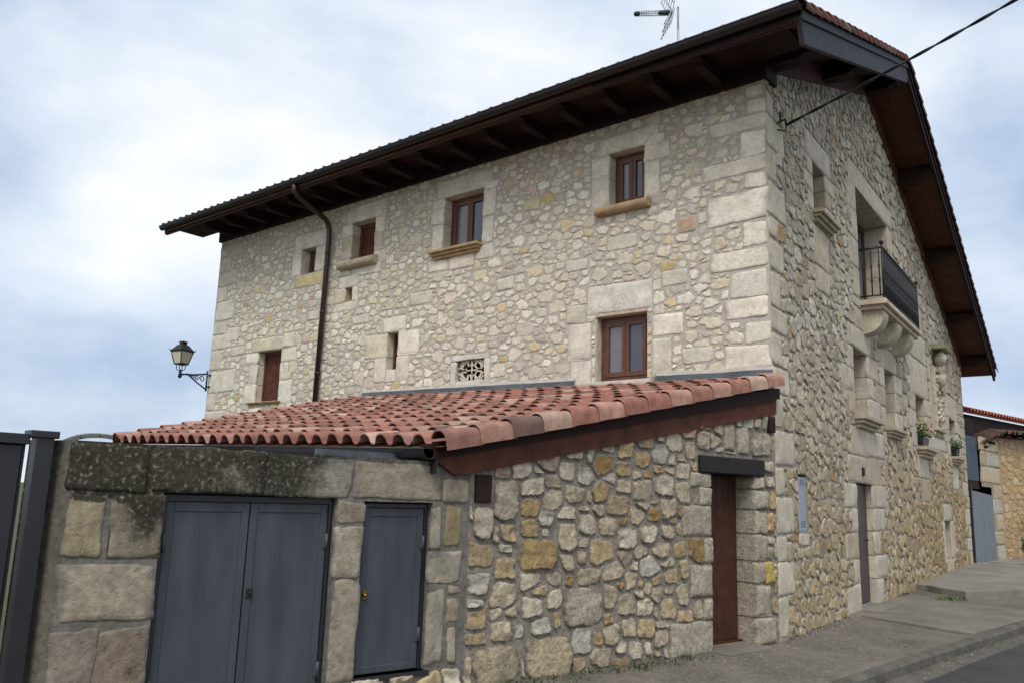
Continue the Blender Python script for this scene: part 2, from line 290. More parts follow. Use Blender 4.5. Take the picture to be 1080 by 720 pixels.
def rubble(mb, F, u0, u1, z0, z1, obst, size, aspect, gap, relief, colfn, step, rough=.8, top=None, sizefn=None, moss=None, shrink=(.86, 1.0), wob=.08, rag=(.55, 1.5), fill=14, blocky=1.6, smear=None):
    """random-sized stones: weighted cells, cut back from the blocks and openings (obst)"""
    cell = size * 1.8; grid = {}; pts = []
    Z0, Z1 = z0 * aspect, z1 * aspect
    tries = int((u1 - u0) * (Z1 - Z0) / (size * size) * fill)
    def inside(u, z, m=0.0): return any(a - m < u < b + m and c - m < z < d + m for a, b, c, d in obst)
    for phase in range(3):
        for _ in range(tries):
            u = rnd.uniform(u0, u1); Z = rnd.uniform(Z0, Z1); z = Z / aspect
            if top and z > top(u) - .02: continue
            f = sizefn(u, z) if sizefn else 1
            r = size * .5 * f * (1.05 + (rag[1] - 1.05) * rnd.random() ** 1.8 if phase == 0 else (rnd.uniform(.8, 1.1) if phase == 1 else rnd.uniform(rag[0], .7)))
            if phase == 0 and rnd.random() < .55: continue
            if inside(u, z, r * .35): continue
            gx, gz = int(u // cell), int(Z // cell); ok = True
            for i in range(gx - 2, gx + 3):
                for j in range(gz - 2, gz + 3):
                    for (a, b, c) in grid.get((i, j), ()):
                        if (a - u) ** 2 + (b - Z) ** 2 < (r + c) ** 2 * .86: ok = False; break
                    if not ok: break
                if not ok: break
            if ok: grid.setdefault((gx, gz), []).append((u, Z, r)); pts.append((u, Z, r))
    for (u, Z, r) in pts:
        B = r * 2.3
        poly = [(u - B, Z - B), (u + B, Z - B), (u + B, Z + B), (u - B, Z + B)]
        g = gap * rnd.uniform(.6, 1.4)
        gx, gz = int(u // cell), int(Z // cell); nb = []
        for i in range(gx - 3, gx + 4):
            for j in range(gz - 3, gz + 4):
                for (a, b, c) in grid.get((i, j), ()):
                    d2 = (a - u) ** 2 + (b - Z) ** 2
                    if 1e-9 < d2 < (B * 2.2) ** 2: nb.append((d2, a, b, c))
        nb.sort()
        for d2, a, b, c in nb[:22]:
            d = math.sqrt(d2); nx, nz = (a - u) / d, (b - Z) / d
            t = (d2 + r * r - c * c) / (2 * d); mx_, mz_ = u + nx * t, Z + nz * t     # courses: joints lean towards level and upright
            nx = math.copysign(abs(nx) ** blocky, nx); nz = math.copysign(abs(nz) ** blocky, nz); l_ = math.hypot(nx, nz); nx /= l_; nz /= l_
            poly = clip(poly, nx, nz, nx * mx_ + nz * mz_ - g / 2)
            if len(poly) < 3: break
        if len(poly) < 3: continue
        z = Z / aspect
        poly = [(x, y / aspect) for x, y in poly]
        rr = r + .2
        for a, b, c, d in obst:
            if u < a - rr * 2.3 or u > b + rr * 2.3 or z < c - rr * 2.3 or z > d + rr * 2.3: continue
            s = max((a - u, -1, 0, -a), (u - b, 1, 0, b), (c - z, 0, -1, -c), (z - d, 0, 1, d))
            # keep the far side of the obstacle's nearest edge
            poly = clip(poly, -s[1], -s[2], -s[3] - g * .6)
            if len(poly) < 3: break
        if len(poly) < 3: continue
        poly = clip(poly, -1, 0, -u0); poly = clip(poly, 1, 0, u1) if len(poly) > 2 else poly
        poly = clip(poly, 0, -1, -z0) if len(poly) > 2 else poly; poly = clip(poly, 0, 1, z1) if len(poly) > 2 else poly
        if top and len(poly) > 2:
            k = (top(u + .05) - top(u - .05)) / .1; poly = clip(poly, -k, 1, top(u) - k * u)
        if len(poly) < 3 or area(poly) < (r * r) * .35: continue
        cx = sum(q[0] for q in poly) / len(poly); cz = sum(q[1] for q in poly) / len(poly); k = rnd.uniform(*shrink)
        poly = chaikin([(cx + (x - cx) * k, cz + (y - cz) * k) for x, y in poly])
        f = math.sqrt(area(poly))
        stone(mb, F, poly, relief * rnd.uniform(.55, 1.35), colfn(u, z), step, rough, moss=moss, wob=wob, smear=smear)

def ashlar(mb, F, u0, u1, z0, z1, col, d1=.014, depth=.0, mi=0, step=.07, moss=None, wobble=.006, inner=0, rough=.35, wob=.03, smear=None):
    """dressed block: slightly uneven outline with rounded arrises; depth > 0 runs it back into the reveal"""
    w = lambda: rnd.uniform(-wobble, wobble)
    c = .012
    A = [(u0 + w(), z0 + w()), (u1 + w(), z0 + w()), (u1 + w(), z1 + w()), (u0 + w(), z1 + w())]
    p = []
    for i in range(4):
        a = A[i]; b = A[(i + 1) % 4]; pr = A[i - 1]
        for q in (pr, b):
            l = math.dist(a, q); p.append((a[0] + (q[0] - a[0]) * c / l, a[1] + (q[1] - a[1]) * c / l))
    stone(mb, F, p, d1, col, step, rough, base=-.02, moss=moss, wob=wob, flat=.6, mi=mi, smear=smear)
    if depth: mb.fbox(F, u0 + .004, u1 - .004, z0 + .004, z1 - .004, -depth, d1 * .4, tuple(col) + ((moss((u0 + u1) / 2, (z0 + z1) / 2) if moss else 0),), mi)

def core(mb, F, us, zs, holes, depth, col, mi=0, top=None, step=None, moss=None):
    """mortar face of a wall cut round its openings, with the sides of each opening"""
    U = set(us); Zs = set(zs)
    holes = [(a - .012, b + .012, c, d + .012) for a, b, c, d in holes]
    for a, b, c, d in holes: U |= {a, b}; Zs |= {c, d}
    if step:
        k = us[0]
        while k < us[1]: U.add(k); k += step
        k = zs[0]
        while k < zs[1]: Zs.add(k); k += step
    U = sorted(U); Zs = sorted(Zs)
    cc = lambda u, z: tuple(col) + ((moss(u, z) if moss else 0),)
    for i in range(len(U) - 1):
        for j in range(len(Zs) - 1):
            a, b, c, d = U[i], U[i + 1], Zs[j], Zs[j + 1]; m, n = (a + b) / 2, (c + d) / 2
            if any(h[0] < m < h[1] and h[2] < n < h[3] for h in holes): continue
            d0, d1 = d, d
            if top:
                d0, d1 = min(d, top(a)), min(d, top(b))
                if c >= d0 and c >= d1: continue
                d0 = max(d0, c); d1 = max(d1, c)
            mb.add([F.p(a, c), F.p(b, c), F.p(b, d1), F.p(a, d0)], [(0, 1, 2, 3)], [cc(a, c), cc(b, c), cc(b, d1), cc(a, d0)], mi, False)
    for a, b, c, d in holes:
        q = cc(a, c)
        mb.poly([F.p(a, c), F.p(a, d), F.p(a, d, -depth), F.p(a, c, -depth)], q, mi); mb.poly([F.p(b, c, -depth), F.p(b, d, -depth), F.p(b, d), F.p(b, c)], q, mi)
        mb.poly([F.p(a, c, -depth), F.p(b, c, -depth), F.p(b, c), F.p(a, c)], q, mi); mb.poly([F.p(a, d), F.p(b, d), F.p(b, d, -depth), F.p(a, d, -depth)], q, mi)

def jit(c, a=.08, h=.014):
    k = rnd.uniform(1 - a, 1 + a); return tuple(max(.01, x * k * (1 + rnd.uniform(-h, h))) for x in c)
def pick(table):
    t = rnd.random() * sum(w for w, _ in table)
    for w, c in table:
        t -= w
        if t <= 0: return c
    return table[-1][1]
TA = [(40, (.56, .515, .42)), (30, (.655, .615, .52)), (16, (.58, .515, .38)), (5, (.54, .45, .29)), (5, (.46, .425, .37)), (4, (.50, .42, .365)), (1.2, (.46, .36, .19)), (.6, (.44, .31, .22))]
TB = [(40, (.445, .405, .325)), (28, (.52, .485, .41)), (14, (.39, .345, .265)), (5, (.43, .36, .25)), (6, (.385, .36, .305)), (1.2, (.39, .28, .16))]
TW = [(34, (.37, .32, .235)), (24, (.44, .395, .31)), (18, (.36, .285, .175)), (10, (.35, .26, .14)), (4, (.255, .17, .075)), (8, (.39, .365, .315)), (3, (.28, .225, .185)), (1, (.32, .245, .10))]  # annex palette, darkened overall to stand in for street shade
cA = lambda u, z: jit(pick(TA), .10)
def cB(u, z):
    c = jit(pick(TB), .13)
    k = min(1, max(0, (4.2 - z) / 3.0)) * .26; c = tuple(x * (1 - .8 * k) for x in c)  # lower courses browner, with street shade painted into the stone colour
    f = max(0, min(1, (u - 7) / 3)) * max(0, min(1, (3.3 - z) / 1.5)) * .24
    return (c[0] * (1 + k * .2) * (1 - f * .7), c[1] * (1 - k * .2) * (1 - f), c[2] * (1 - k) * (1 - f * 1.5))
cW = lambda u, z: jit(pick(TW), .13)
QA = lambda: jit((.645, .605, .515), .10)
QB = lambda: jit(pick([(6, (.47, .425, .345)), (2, (.50, .46, .39)), (2, (.44, .375, .275)), (.4, (.45, .36, .27))]), .06)
def tag(o, label=None, cat=None, group=None, kind=None):
    if label: o['label'] = label
    if cat: o['category'] = cat
    if group: o['group'] = group
    if kind: o['kind'] = kind
    return o
def empty(name, loc=(0, 0, 0)):
    o = bpy.data.objects.new(name, None); o.location = loc; o.empty_display_size = .3; COL.objects.link(o); return o
def put(mb, name, mats, parent):       # build in world space under an Empty that may stand elsewhere
    o = mb.build(name, mats, parent)
    if parent is not None and parent.parent is None: o.matrix_parent_inverse = Matrix.Translation(-parent.location)
    return o

# ================================================================== THE HOUSE
house = tag(empty('stone_house'), 'three storey rubble stone farmhouse with dark timber eaves and iron balcony', 'house')
ZT = 7.16
# ---- front wall -------------------------------------------------
windowsA = dict(w2=(-2.43, -1.83, 5.85, 6.69), w3=(-5.87, -4.95, 5.74, 6.72), w4=(-8.37, -7.69, 5.95, 6.73), sm=(-9.95, -9.48, 5.91, 6.45),
                tiny=(-8.46, -8.25, 5.16, 5.43), slit=(-7.16, -6.87, 3.74, 4.42), ll=(-11.22, -10.38, 3.33, 4.41), low=(-2.62, -1.79, 3.25, 4.19), lat=(-5.42, -4.78, 3.43, 3.77))
holesA = list(windowsA.values())
blkA = []     # (u0,u1,z0,z1,color,depth)
def bA(u0, u1, z0, z1, col=None, depth=.22): blkA.append((u0, u1, z0, z1, col or QA(), depth))
# surrounds, window by window
bA(-2.68, -1.60, 6.69, 6.96); bA(-2.75, -2.43, 6.33, 6.685); bA(-2.74, -2.43, 5.85, 6.325); bA(-1.83, -1.42, 6.42, 6.66); bA(-1.83, -1.58, 5.86, 6.415); bA(-1.83, -1.50, 6.665, 6.80)
bA(-6.05, -4.77, 6.72, 7.05); bA(-6.19, -5.87, 6.25, 6.55); bA(-6.14, -5.87, 5.74, 6.24); bA(-6.16, -5.87, 6.555, 6.715); bA(-4.95, -4.67, 6.20, 6.66); bA(-4.95, -4.70, 5.72, 6.19); bA(-6.21, -5.72, 5.38, 5.60, None, 0); bA(-5.70, -5.10, 5.38, 5.60, None, 0); bA(-5.08, -4.68, 5.46, 5.70, None, 0); bA(-4.95, -4.62, 6.665, 6.80)
bA(-8.55, -7.42, 6.73, 7.05); bA(-8.68, -8.37, 6.48, 6.72); bA(-8.62, -8.37, 6.02, 6.47, (.50, .43, .33)); bA(-7.69, -7.42, 6.40, 6.72); bA(-7.69, -7.45, 6.05, 6.395, (.52, .45, .37)); bA(-8.75, -8.37, 5.68, 6.01, None, 0); bA(-7.69, -7.36, 5.80, 6.045, None, .22); bA(-8.32, -7.45, 5.62, 5.80, None, 0)
bA(-10.22, -9.08, 6.45, 6.78); bA(-10.26, -9.95, 5.90, 6.44); bA(-9.48, -9.14, 5.92, 6.44); bA(-10.12, -9.18, 5.64, 5.895, (.56, .47, .27), .2)
bA(-8.66, -8.10, 5.43, 5.66); bA(-8.80, -8.46, 5.14, 5.425, (.53, .47, .35)); bA(-8.25, -8.10, 5.14, 5.425); bA(-8.66, -8.06, 4.98, 5.135, None, .2)
bA(-7.33, -6.70, 4.42, 4.70); bA(-7.76, -7.16, 3.98, 4.415, (.58, .54, .42)); bA(-6.87, -6.34, 3.98, 4.415); bA(-7.45, -7.16, 3.52, 3.975); bA(-6.87, -6.58, 3.54, 3.975); bA(-7.15, -6.88, 3.52, 3.735, None, .22)
bA(-11.48, -10.36, 4.41, 4.68, (.53, .49, .38)); bA(-10.355, -9.98, 4.43, 4.72); bA(-11.66, -11.22, 4.16, 4.40); bA(-11.48, -11.22, 3.72, 4.15); bA(-11.62, -11.22, 3.30, 3.71); bA(-10.38, -9.88, 4.14, 4.40); bA(-10.38, -10.10, 3.76, 4.13); bA(-10.38, -9.94, 3.28, 3.75); bA(-11.4, -10.9, 2.96, 3.22, None, 0)
bA(-2.78, -1.70, 4.25, 4.66, (.58, .555, .50), .1); bA(-3.12, -2.72, 3.58, 4.12); bA(-3.06, -2.72, 3.20, 3.57); bA(-1.69, -1.22, 3.83, 4.12); bA(-1.70, -1.40, 3.26, 3.79, (.55, .51, .43)); bA(-3.16, -2.84, 4.14, 4.42, (.52, .49, .40), 0)
bA(-5.54, -4.70, 3.775, 3.86, (.56, .535, .48), .12); bA(-5.53, -5.42, 3.33, 3.77, (.56, .535, .48), .12); bA(-4.78, -4.67, 3.33, 3.77, (.56, .535, .48), .12); bA(-5.41, -4.79, 3.33, 3.425, (.56, .535, .48), .12)
# corner blocks on the right
zz = [3.27, 3.60, 3.90, 4.20, 4.57, 4.86, 5.22, 5.65, 5.88, 6.11, 6.48, 6.70, 6.93, 7.12]
ww = [.60, .34, .66, .52, .84, .36, .82, .30, .88, .40, .78, .28, .26]
for i in range(len(ww)): blkA.append((-ww[i] + rnd.uniform(-.04, .04), -.012, zz[i] + .012, zz[i + 1] - .012, QA(), 0))
for i, (z, h) in enumerate(zip([2.95, 2.55, 2.1, 1.7, 1.2, .8, .35, 0], [.29, .38, .43, .38, .48, .38, .43, .33])): blkA.append((-(.7 if i % 2 else .4), -.012, z, z + h, QA(), 0))
# left corner blocks
z = 0.0; i = 0
while z < 7.0:
    h = rnd.uniform(.28, .52); h = min(h, 7.08 - z); w = rnd.uniform(.75, 1.15) if i % 2 else rnd.uniform(.35, .55)
    blkA.append((-13.09, -13.1 + w, z + .012, z + h - .012, jit((.53, .505, .44), .08), 0)); z += h; i += 1
# larger odd blocks
for a in ((-.98, -.40, 6.53, 6.60), ): pass
for (u, zc, w, h, c) in ((-3.0, 5.05, .42, .16, 0), (-2.2, 5.28, .5, .2, 0), (-1.35, 4.62, .4, .22, 0), (-4.4, 4.95, .36, .2, 0), (-6.35, 4.95, .55, .24, 0), (-1.15, 5.35, .30, .22, (.47, .33, .24)), (-12.3, 4.9, .5, .3, 0), (-12.0, 4.5, .55, .2, 0), (-7.95, 4.75, .5, .18, 0), (-3.9, 6.2, .32, .2, (.55, .48, .33)), (-1.0, 3.5, .45, .2, 0), (-9.4, 5.0, .4, .2, 0)):
    blkA.append((u - w / 2, u + w / 2, zc - h / 2, zc + h / 2, jit(c or (.55, .52, .44), .05), 0))
w = MB()
core(w, FA, (-13.1, 0), (0, ZT), holesA, .32, (.415, .39, .338), 0, step=.5)
obs = [b[:4] for b in blkA] + holesA
rubble(w, FA, -13.08, 0, 2.3, ZT, obs, .185, 1.5, .026, .0085, cA, .026, rough=.69, shrink=(.74, 1.04), wob=.30, blocky=1.8, smear=(.43, .405, .35), rag=(.36, 2.1), sizefn=lambda u, z: .82 if z > 6.2 else 1)
for b in blkA: ashlar(w, FA, *b[:5], depth=b[5], mi=1, d1=rnd.uniform(.007, .015), step=.04, wobble=.022, wob=.05, smear=(.47, .445, .39))
put(w, 'wall', [m_lime, m_ash], house)

# ---- gable wall -------------------------------------------------
RS, RZ, PT, PB = 6.0, 10.09, .38, .359
def zr(s): return RZ - PT * (RS - s) if s < RS else RZ - PB * (s - RS)
topB = lambda s: zr(s) - .52
EB = 17.0
winB = dict(w1=(2.1, 2.8, 5.95, 6.78), balc=(4.82, 7.45, 5.16, 7.27), lw1=(4.15, 5.12, 3.08, 4.22), lw2=(6.48, 7.35, 3.07, 4.19), w5=(9.5, 10.62, 2.92, 4.06), w6=(14.15, 15.25, 2.96, 3.97), w7=(14.12, 14.78, 5.17, 5.6), door=(3.97, 5.08, .02, 1.98), slit=(12.42, 13.35, .41, 1.33), box=(.88, 1.30, 1.23, 1.99))
holesB = list(winB.values())
blkB = []
def bB(u0, u1, z0, z1, col=None, depth=.30): blkB.append((u0, u1, z0, z1, col or QB(), depth))
def surround(k, jw=(.3, .55), lint=.36, n=3, over=.3, dep=.30):
    a, b, c, d = winB[k]
    bB(a - over, b + over, d, d + lint, None, dep)
    for sgn in (0, 1):
        zs = [c + (d - c) * i / n for i in range(n + 1)]
        for i in range(n):
            wd = jw[(i + sgn) % 2] * rnd.uniform(.9, 1.1)
            if sgn: bB(b, b + wd, zs[i] + .006, zs[i + 1] - .006, None, dep)
            else: bB(a - wd, a, zs[i] + .006, zs[i + 1] - .006, None, dep)
surround('w1', (.28, .5), .40, 3, .35); bB(2.0, 2.9, 5.15, 5.75, (.48, .41, .31), 0); bB(2.05, 2.85, 4.75, 5.13, None, 0)
surround('balc', (.45, .75), .42, 4, .5, .45); bB(4.3, 8.0, 4.62, 4.98, None, 0); bB(4.2, 4.8, 4.99, 5.15, None, 0); bB(7.47, 8.4, 4.99, 5.15, None, 0)
surround('lw1', (.42, .8), .38, 3, .35); surround('lw2', (.42, .75), .40, 3, .3); bB(4.1, 6.2, 2.45, 2.9, None, 0)
surround('w5', (.6, .9), .8, 3, .55); bB(9.4, 10.75, 2.25, 2.75, None, 0); bB(9.6, 10.7, 1.75, 2.23, None, 0); bB(8.6, 11.2, 4.88, 5.5, None, 0); bB(8.7, 11.0, 5.52, 6.2, None, 0)
surround('w6', (.55, .8), .6, 3, .5); bB(14.2, 15.2, 2.1, 2.7, None, 0); surround('w7', (.4, .5), .25, 1, .3); surround('slit', (.4, .5), .4, 1, .15); bB(12.3, 13.5, .12, .40, None, 0)
bB(3.45, 5.8, 1.98, 2.42, (.42, .375, .29)); bB(3.75, 5.0, 2.43, 2.9, None, 0)
for i, (z0, z1, wl, wr) in enumerate(((0.0, .42, .85, .45), (.43, .8, .35, .9), (.81, 1.2, .8, .4), (1.21, 1.58, .4, .85), (1.59, 1.97, .8, 1.1))):
    bB(3.97 - wl, 3.97, z0, z1 - .01, None); bB(5.08, 5.08 + wr, z0, z1 - .01, None)
bB(.86, 1.33, 1.08, 1.225, None, .1)
# corner quoins seen on this side
z = 0.02; i = 0
while z < 7.0:
    h = rnd.uniform(.3, .5); h = min(h, 7.1 - z); wd = rnd.uniform(.55, .8) if i % 2 else rnd.uniform(.28, .4)
    bB(.012, wd, z + .012, z + h - .012, jit((.50, .455, .365), .08), 0); z += h; i += 1
z = 0.02; i = 0
while z < 5.4:
    h = rnd.uniform(.3, .5); h = min(h, 5.5 - z); wd = rnd.uniform(.9, 1.2) if i % 2 else rnd.uniform(.45, .6)
    bB(EB - wd, EB - .01, z + .012, z + h - .012, None, 0); z += h; i += 1
NICHE = (11.7, 13.0, 3.45, 5.0); VENT = (5.25, 6.15, 8.15, 8.75)
bB(11.35, 11.7, 3.3, 5.2, None, 0); bB(13.0, 13.35, 3.3, 5.2, None, 0); bB(11.4, 13.3, 3.0, 3.29, None, 0)
w = MB()
core(w, FB, (0, EB), (0, 10), holesB, .5, (.355, .325, .27), 0, top=topB, step=.5)
obs = [b[:4] for b in blkB] + holesB + [NICHE, VENT]
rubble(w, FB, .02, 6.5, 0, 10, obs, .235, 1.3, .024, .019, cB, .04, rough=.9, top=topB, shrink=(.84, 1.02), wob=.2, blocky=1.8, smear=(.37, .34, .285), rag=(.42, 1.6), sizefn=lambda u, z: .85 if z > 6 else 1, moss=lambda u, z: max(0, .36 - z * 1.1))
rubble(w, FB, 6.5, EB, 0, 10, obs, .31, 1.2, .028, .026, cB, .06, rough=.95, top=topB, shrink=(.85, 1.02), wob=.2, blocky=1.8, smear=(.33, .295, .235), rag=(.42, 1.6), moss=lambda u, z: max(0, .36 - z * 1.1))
for b in blkB: ashlar(w, FB, *b[:5], depth=b[5], mi=1, d1=rnd.uniform(.010, .018), step=.07, wobble=.02, wob=.045, smear=(.40, .365, .30), moss=lambda u, z: max(0, .3 - z * .9))
put(w, 'gable_wall', [m_stone, m_ash], house)
# rear and far side, plain
w = MB()
Bq = FB.p(EB, 0); Aq = (-13.1, 0)
c0 = (.40, .37, .31, 0)
def zroofy(y): return zr(y) - .5
w.poly([(-13.1, 0, 0), (-13.1, 0, ZT), (-13.1, RS, RZ - .5), (-13.1, EB, topB(EB)), (-13.1, EB, 0)], c0)
w.poly([(-13.1, EB, 0), (-13.1, EB, topB(EB)), (Bq[0], Bq[1], topB(EB)), (Bq[0], Bq[1], 0)], c0)
put(w, 'rear_wall', m_old, house)
# near-black upright sheets: room shade behind the openings put into the colour
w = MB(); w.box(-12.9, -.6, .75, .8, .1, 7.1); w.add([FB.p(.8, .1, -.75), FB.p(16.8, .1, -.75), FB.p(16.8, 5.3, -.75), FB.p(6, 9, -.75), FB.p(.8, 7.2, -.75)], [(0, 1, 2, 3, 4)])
put(w, 'dark_backing', m_dark, house)

# ---- windows -----------------------------------------------------
def casement(F, k, op, d, sashes=2, pane_mat=m_glass, fw=.07, shutter=False, cols=None):
    a, b, c, e = op; a += .006; b -= .006; c += .006; e -= .006
    m = MB()
    m.fbox(F, a, a + fw, c, e, d - .07, d); m.fbox(F, b - fw, b, c, e, d - .07, d)
    m.fbox(F, a + fw, b - fw, e - fw, e, d - .07, d - .001); m.fbox(F, a + fw, b - fw, c, c + fw * .9, d - .07, d - .001)
    p = MB()
    iw = (b - a - 2 * fw) / sashes
    for i in range(sashes):
        x0 = a + fw + iw * i + .004; x1 = x0 + iw - .008; s = .055
        if shutter:
            n = max(2, int((x1 - x0) / .09))
            for j in range(n): p.fbox(F, x0 + (x1 - x0) * j / n + .003, x0 + (x1 - x0) * (j + 1) / n - .003, c + fw, e - fw, d - .06, d - .02, mi=0, bev=.004)
            continue
        m.fbox(F, x0, x0 + s, c + fw, e - fw, d - .05, d + .012); m.fbox(F, x1 - s, x1, c + fw, e - fw, d - .05, d + .012)
        m.fbox(F, x0 + s, x1 - s, e - fw - s, e - fw - .001, d - .05, d + .011); m.fbox(F, x0 + s, x1 - s, c + fw + .001, c + fw + s * 1.2, d - .05, d + .011)
        p.fbox(F, x0 + s - .005, x1 - s + .005, c + fw + s, e - fw - s, d - .03, d - .018, mi=i % 2)
    o = put(m, 'window', m_frame, house)
    put(p, 'shutter' if shutter else 'pane', m_redwood if shutter else [pane_mat, m_glass2], o)
    return o
def sill_round(F, u0, u1, zt, h, out, win, m=m_sill):
    q = MB(); n = 9
    prof = [(-.05, zt)] + [(out - h / 2 + h / 2 * math.sin(math.pi * i / n), zt - h / 2 + h / 2 * math.cos(math.pi * i / n)) for i in range(n + 1)] + [(-.05, zt - h)]
    q.prism_u(F, prof, u0, u1); put(q, 'sill', m, win)
def sill_mould(F, u0, u1, zt, h, out, win, m=m_sill):
    q = MB(); k = out / 3
    for i, (o, a, b) in enumerate(((out, 0, .34), (out * .72, .345, .66), (out * .42, .665, 1))):
        q.fbox(F, u0 + (out - o) * .7, u1 - (out - o) * .7, zt - h * b, zt - h * a, -.05, o, bev=.008)
    put(q, 'sill', m, win)
x = casement(FA, 'w2', windowsA['w2'], -.17); sill_round(FA, -2.62, -1.72, 5.853, .13, .13, x)
x = casement(FA, 'w3', windowsA['w3'], -.19); sill_mould(FA, -6.1, -4.93, 5.745, .15, .15, x)
x = casement(FA, 'w4', windowsA['w4'], -.2, 1, shutter=True); sill_round(FA, -8.62, -7.56, 5.955, .17, .15, x, m_sillgrey)
x = casement(FA, 'sm', windowsA['sm'], -.2, 1, fw=.04)
x = casement(FA, 'slit', windowsA['slit'], -.16, 1, shutter=True, fw=.035)
x = casement(FA, 'll', windowsA['ll'], -.17, 2, shutter=True, fw=.045); sill_mould(FA, -11.4, -10.28, 3.335, .07, .07, x)
x = casement(FA, 'low', windowsA['low'], -.13)
# stone inner frame round the low window
q = MB(); jc = (.50, .455, .37, 0)
q.fbox(FA, -2.71, -2.625, 3.24, 4.19, -.2, -.01, jc, bev=.008); q.fbox(FA, -1.787, -1.71, 3.24, 4.19, -.2, -.012, jc, bev=.008); q.fbox(FA, -2.71, -1.71, 4.193, 4.245, -.2, .008, (.43, .37, .29, 0), bev=.008); q.fbox(FA, -2.74, -1.68, 3.15, 3.245, -.2, .05, (.52, .49, .43, 0), bev=.008)
put(q, 'sill', m_ash, x)
q = MB(); q.fbox(FA, -8.455, -8.255, 5.165, 5.425, -.2, -.17, (.13, .08, .03, 0)); put(q, 'shutter', m_redwood, house)
# fretwork vent in the front wall
q = MB(); a, b, c, d = windowsA['lat']; cx, cz = (a + b) / 2, (c + d) / 2
def arc(cx, cz, rx, rz, t0, t1, n=14): return [FA.p(cx + rx * math.cos(R_(t0 + (t1 - t0) * i / n)), cz + rz * math.sin(R_(t0 + (t1 - t0) * i / n)), -.05) for i in range(n + 1)]
for sx in (-1, 1):
    q.tube(arc(cx + sx * .07, cz, .15, .15, 90, 270) if sx < 0 else arc(cx + sx * .07, cz, .15, .15, -90, 90), .016, 6, (.55, .51, .43, 0))
    q.tube(arc(cx + sx * .16, cz + .09, .09, .07, 0, 300), .014, 6, (.55, .51, .43, 0)); q.tube(arc(cx + sx * .16, cz - .09, .09, .07, 60, 360), .014, 6, (.55, .51, .43, 0))
    q.tube(arc(cx + sx * .31, cz + .17, .13, .13, 180 if sx > 0 else 270, 270 if sx > 0 else 360), .015, 6, (.55, .51, .43, 0)); q.tube(arc(cx + sx * .31, cz - .17, .13, .13, 90 if sx > 0 else 0, 180 if sx > 0 else 90), .015, 6, (.55, .51, .43, 0))
    q.tube(arc(cx + sx * .055, cz + .17, .05, .10, 180, 360), .013, 6, (.55, .51, .43, 0)); q.tube(arc(cx + sx * .055, cz - .17, .05, .10, 0, 180), .013, 6, (.55, .51, .43, 0))
q.tube([FA.p(cx - .12, cz, -.05), FA.p(cx + .12, cz, -.05)], .014, 6, (.55, .51, .43, 0)); q.tube([FA.p(cx, cz - .17, -.05), FA.p(cx, cz + .17, -.05)], .012, 6, (.55, .51, .43, 0))
put(q, 'vent_grille', m_ash, house)
# gable windows
x = casement(FB, 'w1', winB['w1'], -.26, 1); sill_mould(FB, 1.98, 3.05, 5.952, .16, .17, x, m_sillgrey)
x = casement(FB, 'lw1', winB['lw1'], -.3); sill_mould(FB, 4.02, 5.4, 3.082, .2, .18, x, m_sillgrey)
x = casement(FB, 'lw2', winB['lw2'], -.3); sill_mould(FB, 6.35, 7.65, 3.072, .17, .16, x, m_sillgrey)
x = casement(FB, 'w5', winB['w5'], -.2); sill_mould(FB, 9.4, 10.95, 2.925, .22, .2, x, m_sillgrey)
x = casement(FB, 'w6', winB['w6'], -.25); sill_mould(FB, 14.1, 15.4, 2.965, .2, .18, x, m_sillgrey)
x = casement(FB, 'w7', winB['w7'], -.2, 1)
q = MB(); a, b, c, d = winB['slit']; q.fbox(FB, a + .01, b - .01, c + .01, d - .01, -.22, -.18); put(q, 'shutter', m_redwood, house)
# balcony door, entrance door
x = casement(FB, 'balc', winB['balc'], -.44)
q = MB(); a, b, c, d = winB['door']
for i in range(6): q.fbox(FB, a + .01 + (b - a - .02) * i / 6 + .002, a + .01 + (b - a - .02) * (i + 1) / 6 - .002,   .06, d - .01, -.15, -.105, bev=.006)
dr = put(q, 'door', m_plum, house)
q = MB(); q.tube([FB.p(b - .12, 1.05, -.11), FB.p(b - .12, 1.05, -.07), FB.p(b - .22, 1.05, -.065)], .011); put(q, 'handle', m_iron, dr)
q = MB(); q.fbox(FB, 4.32, 4.42, 2.10, 2.24, .02, .05, bev=.006); put(q, 'door_number_plate', m_iron, house)
# meter cabinet
q = MB(); a, b, c, d = winB['box']; q.fbox(FB, a + .01, b - .09, c + .01, d - .03, -.1, .006, bev=.004)
q.fbox(FB, a + .03, b - .11, c + .04, d - .05, .006, .012, bev=.003)
for zc in (c + .1, d - .12):
    for r in range(3):
        for i in range(4): q.fbox(FB, a + .07 + i * .055, a + .098 + i * .055, zc + r * .03 - .006, zc + r * .03 + .005, .011, .016, mi=1)
cb = put(q, 'meter_cabinet', [m_cab, m_gate], house)
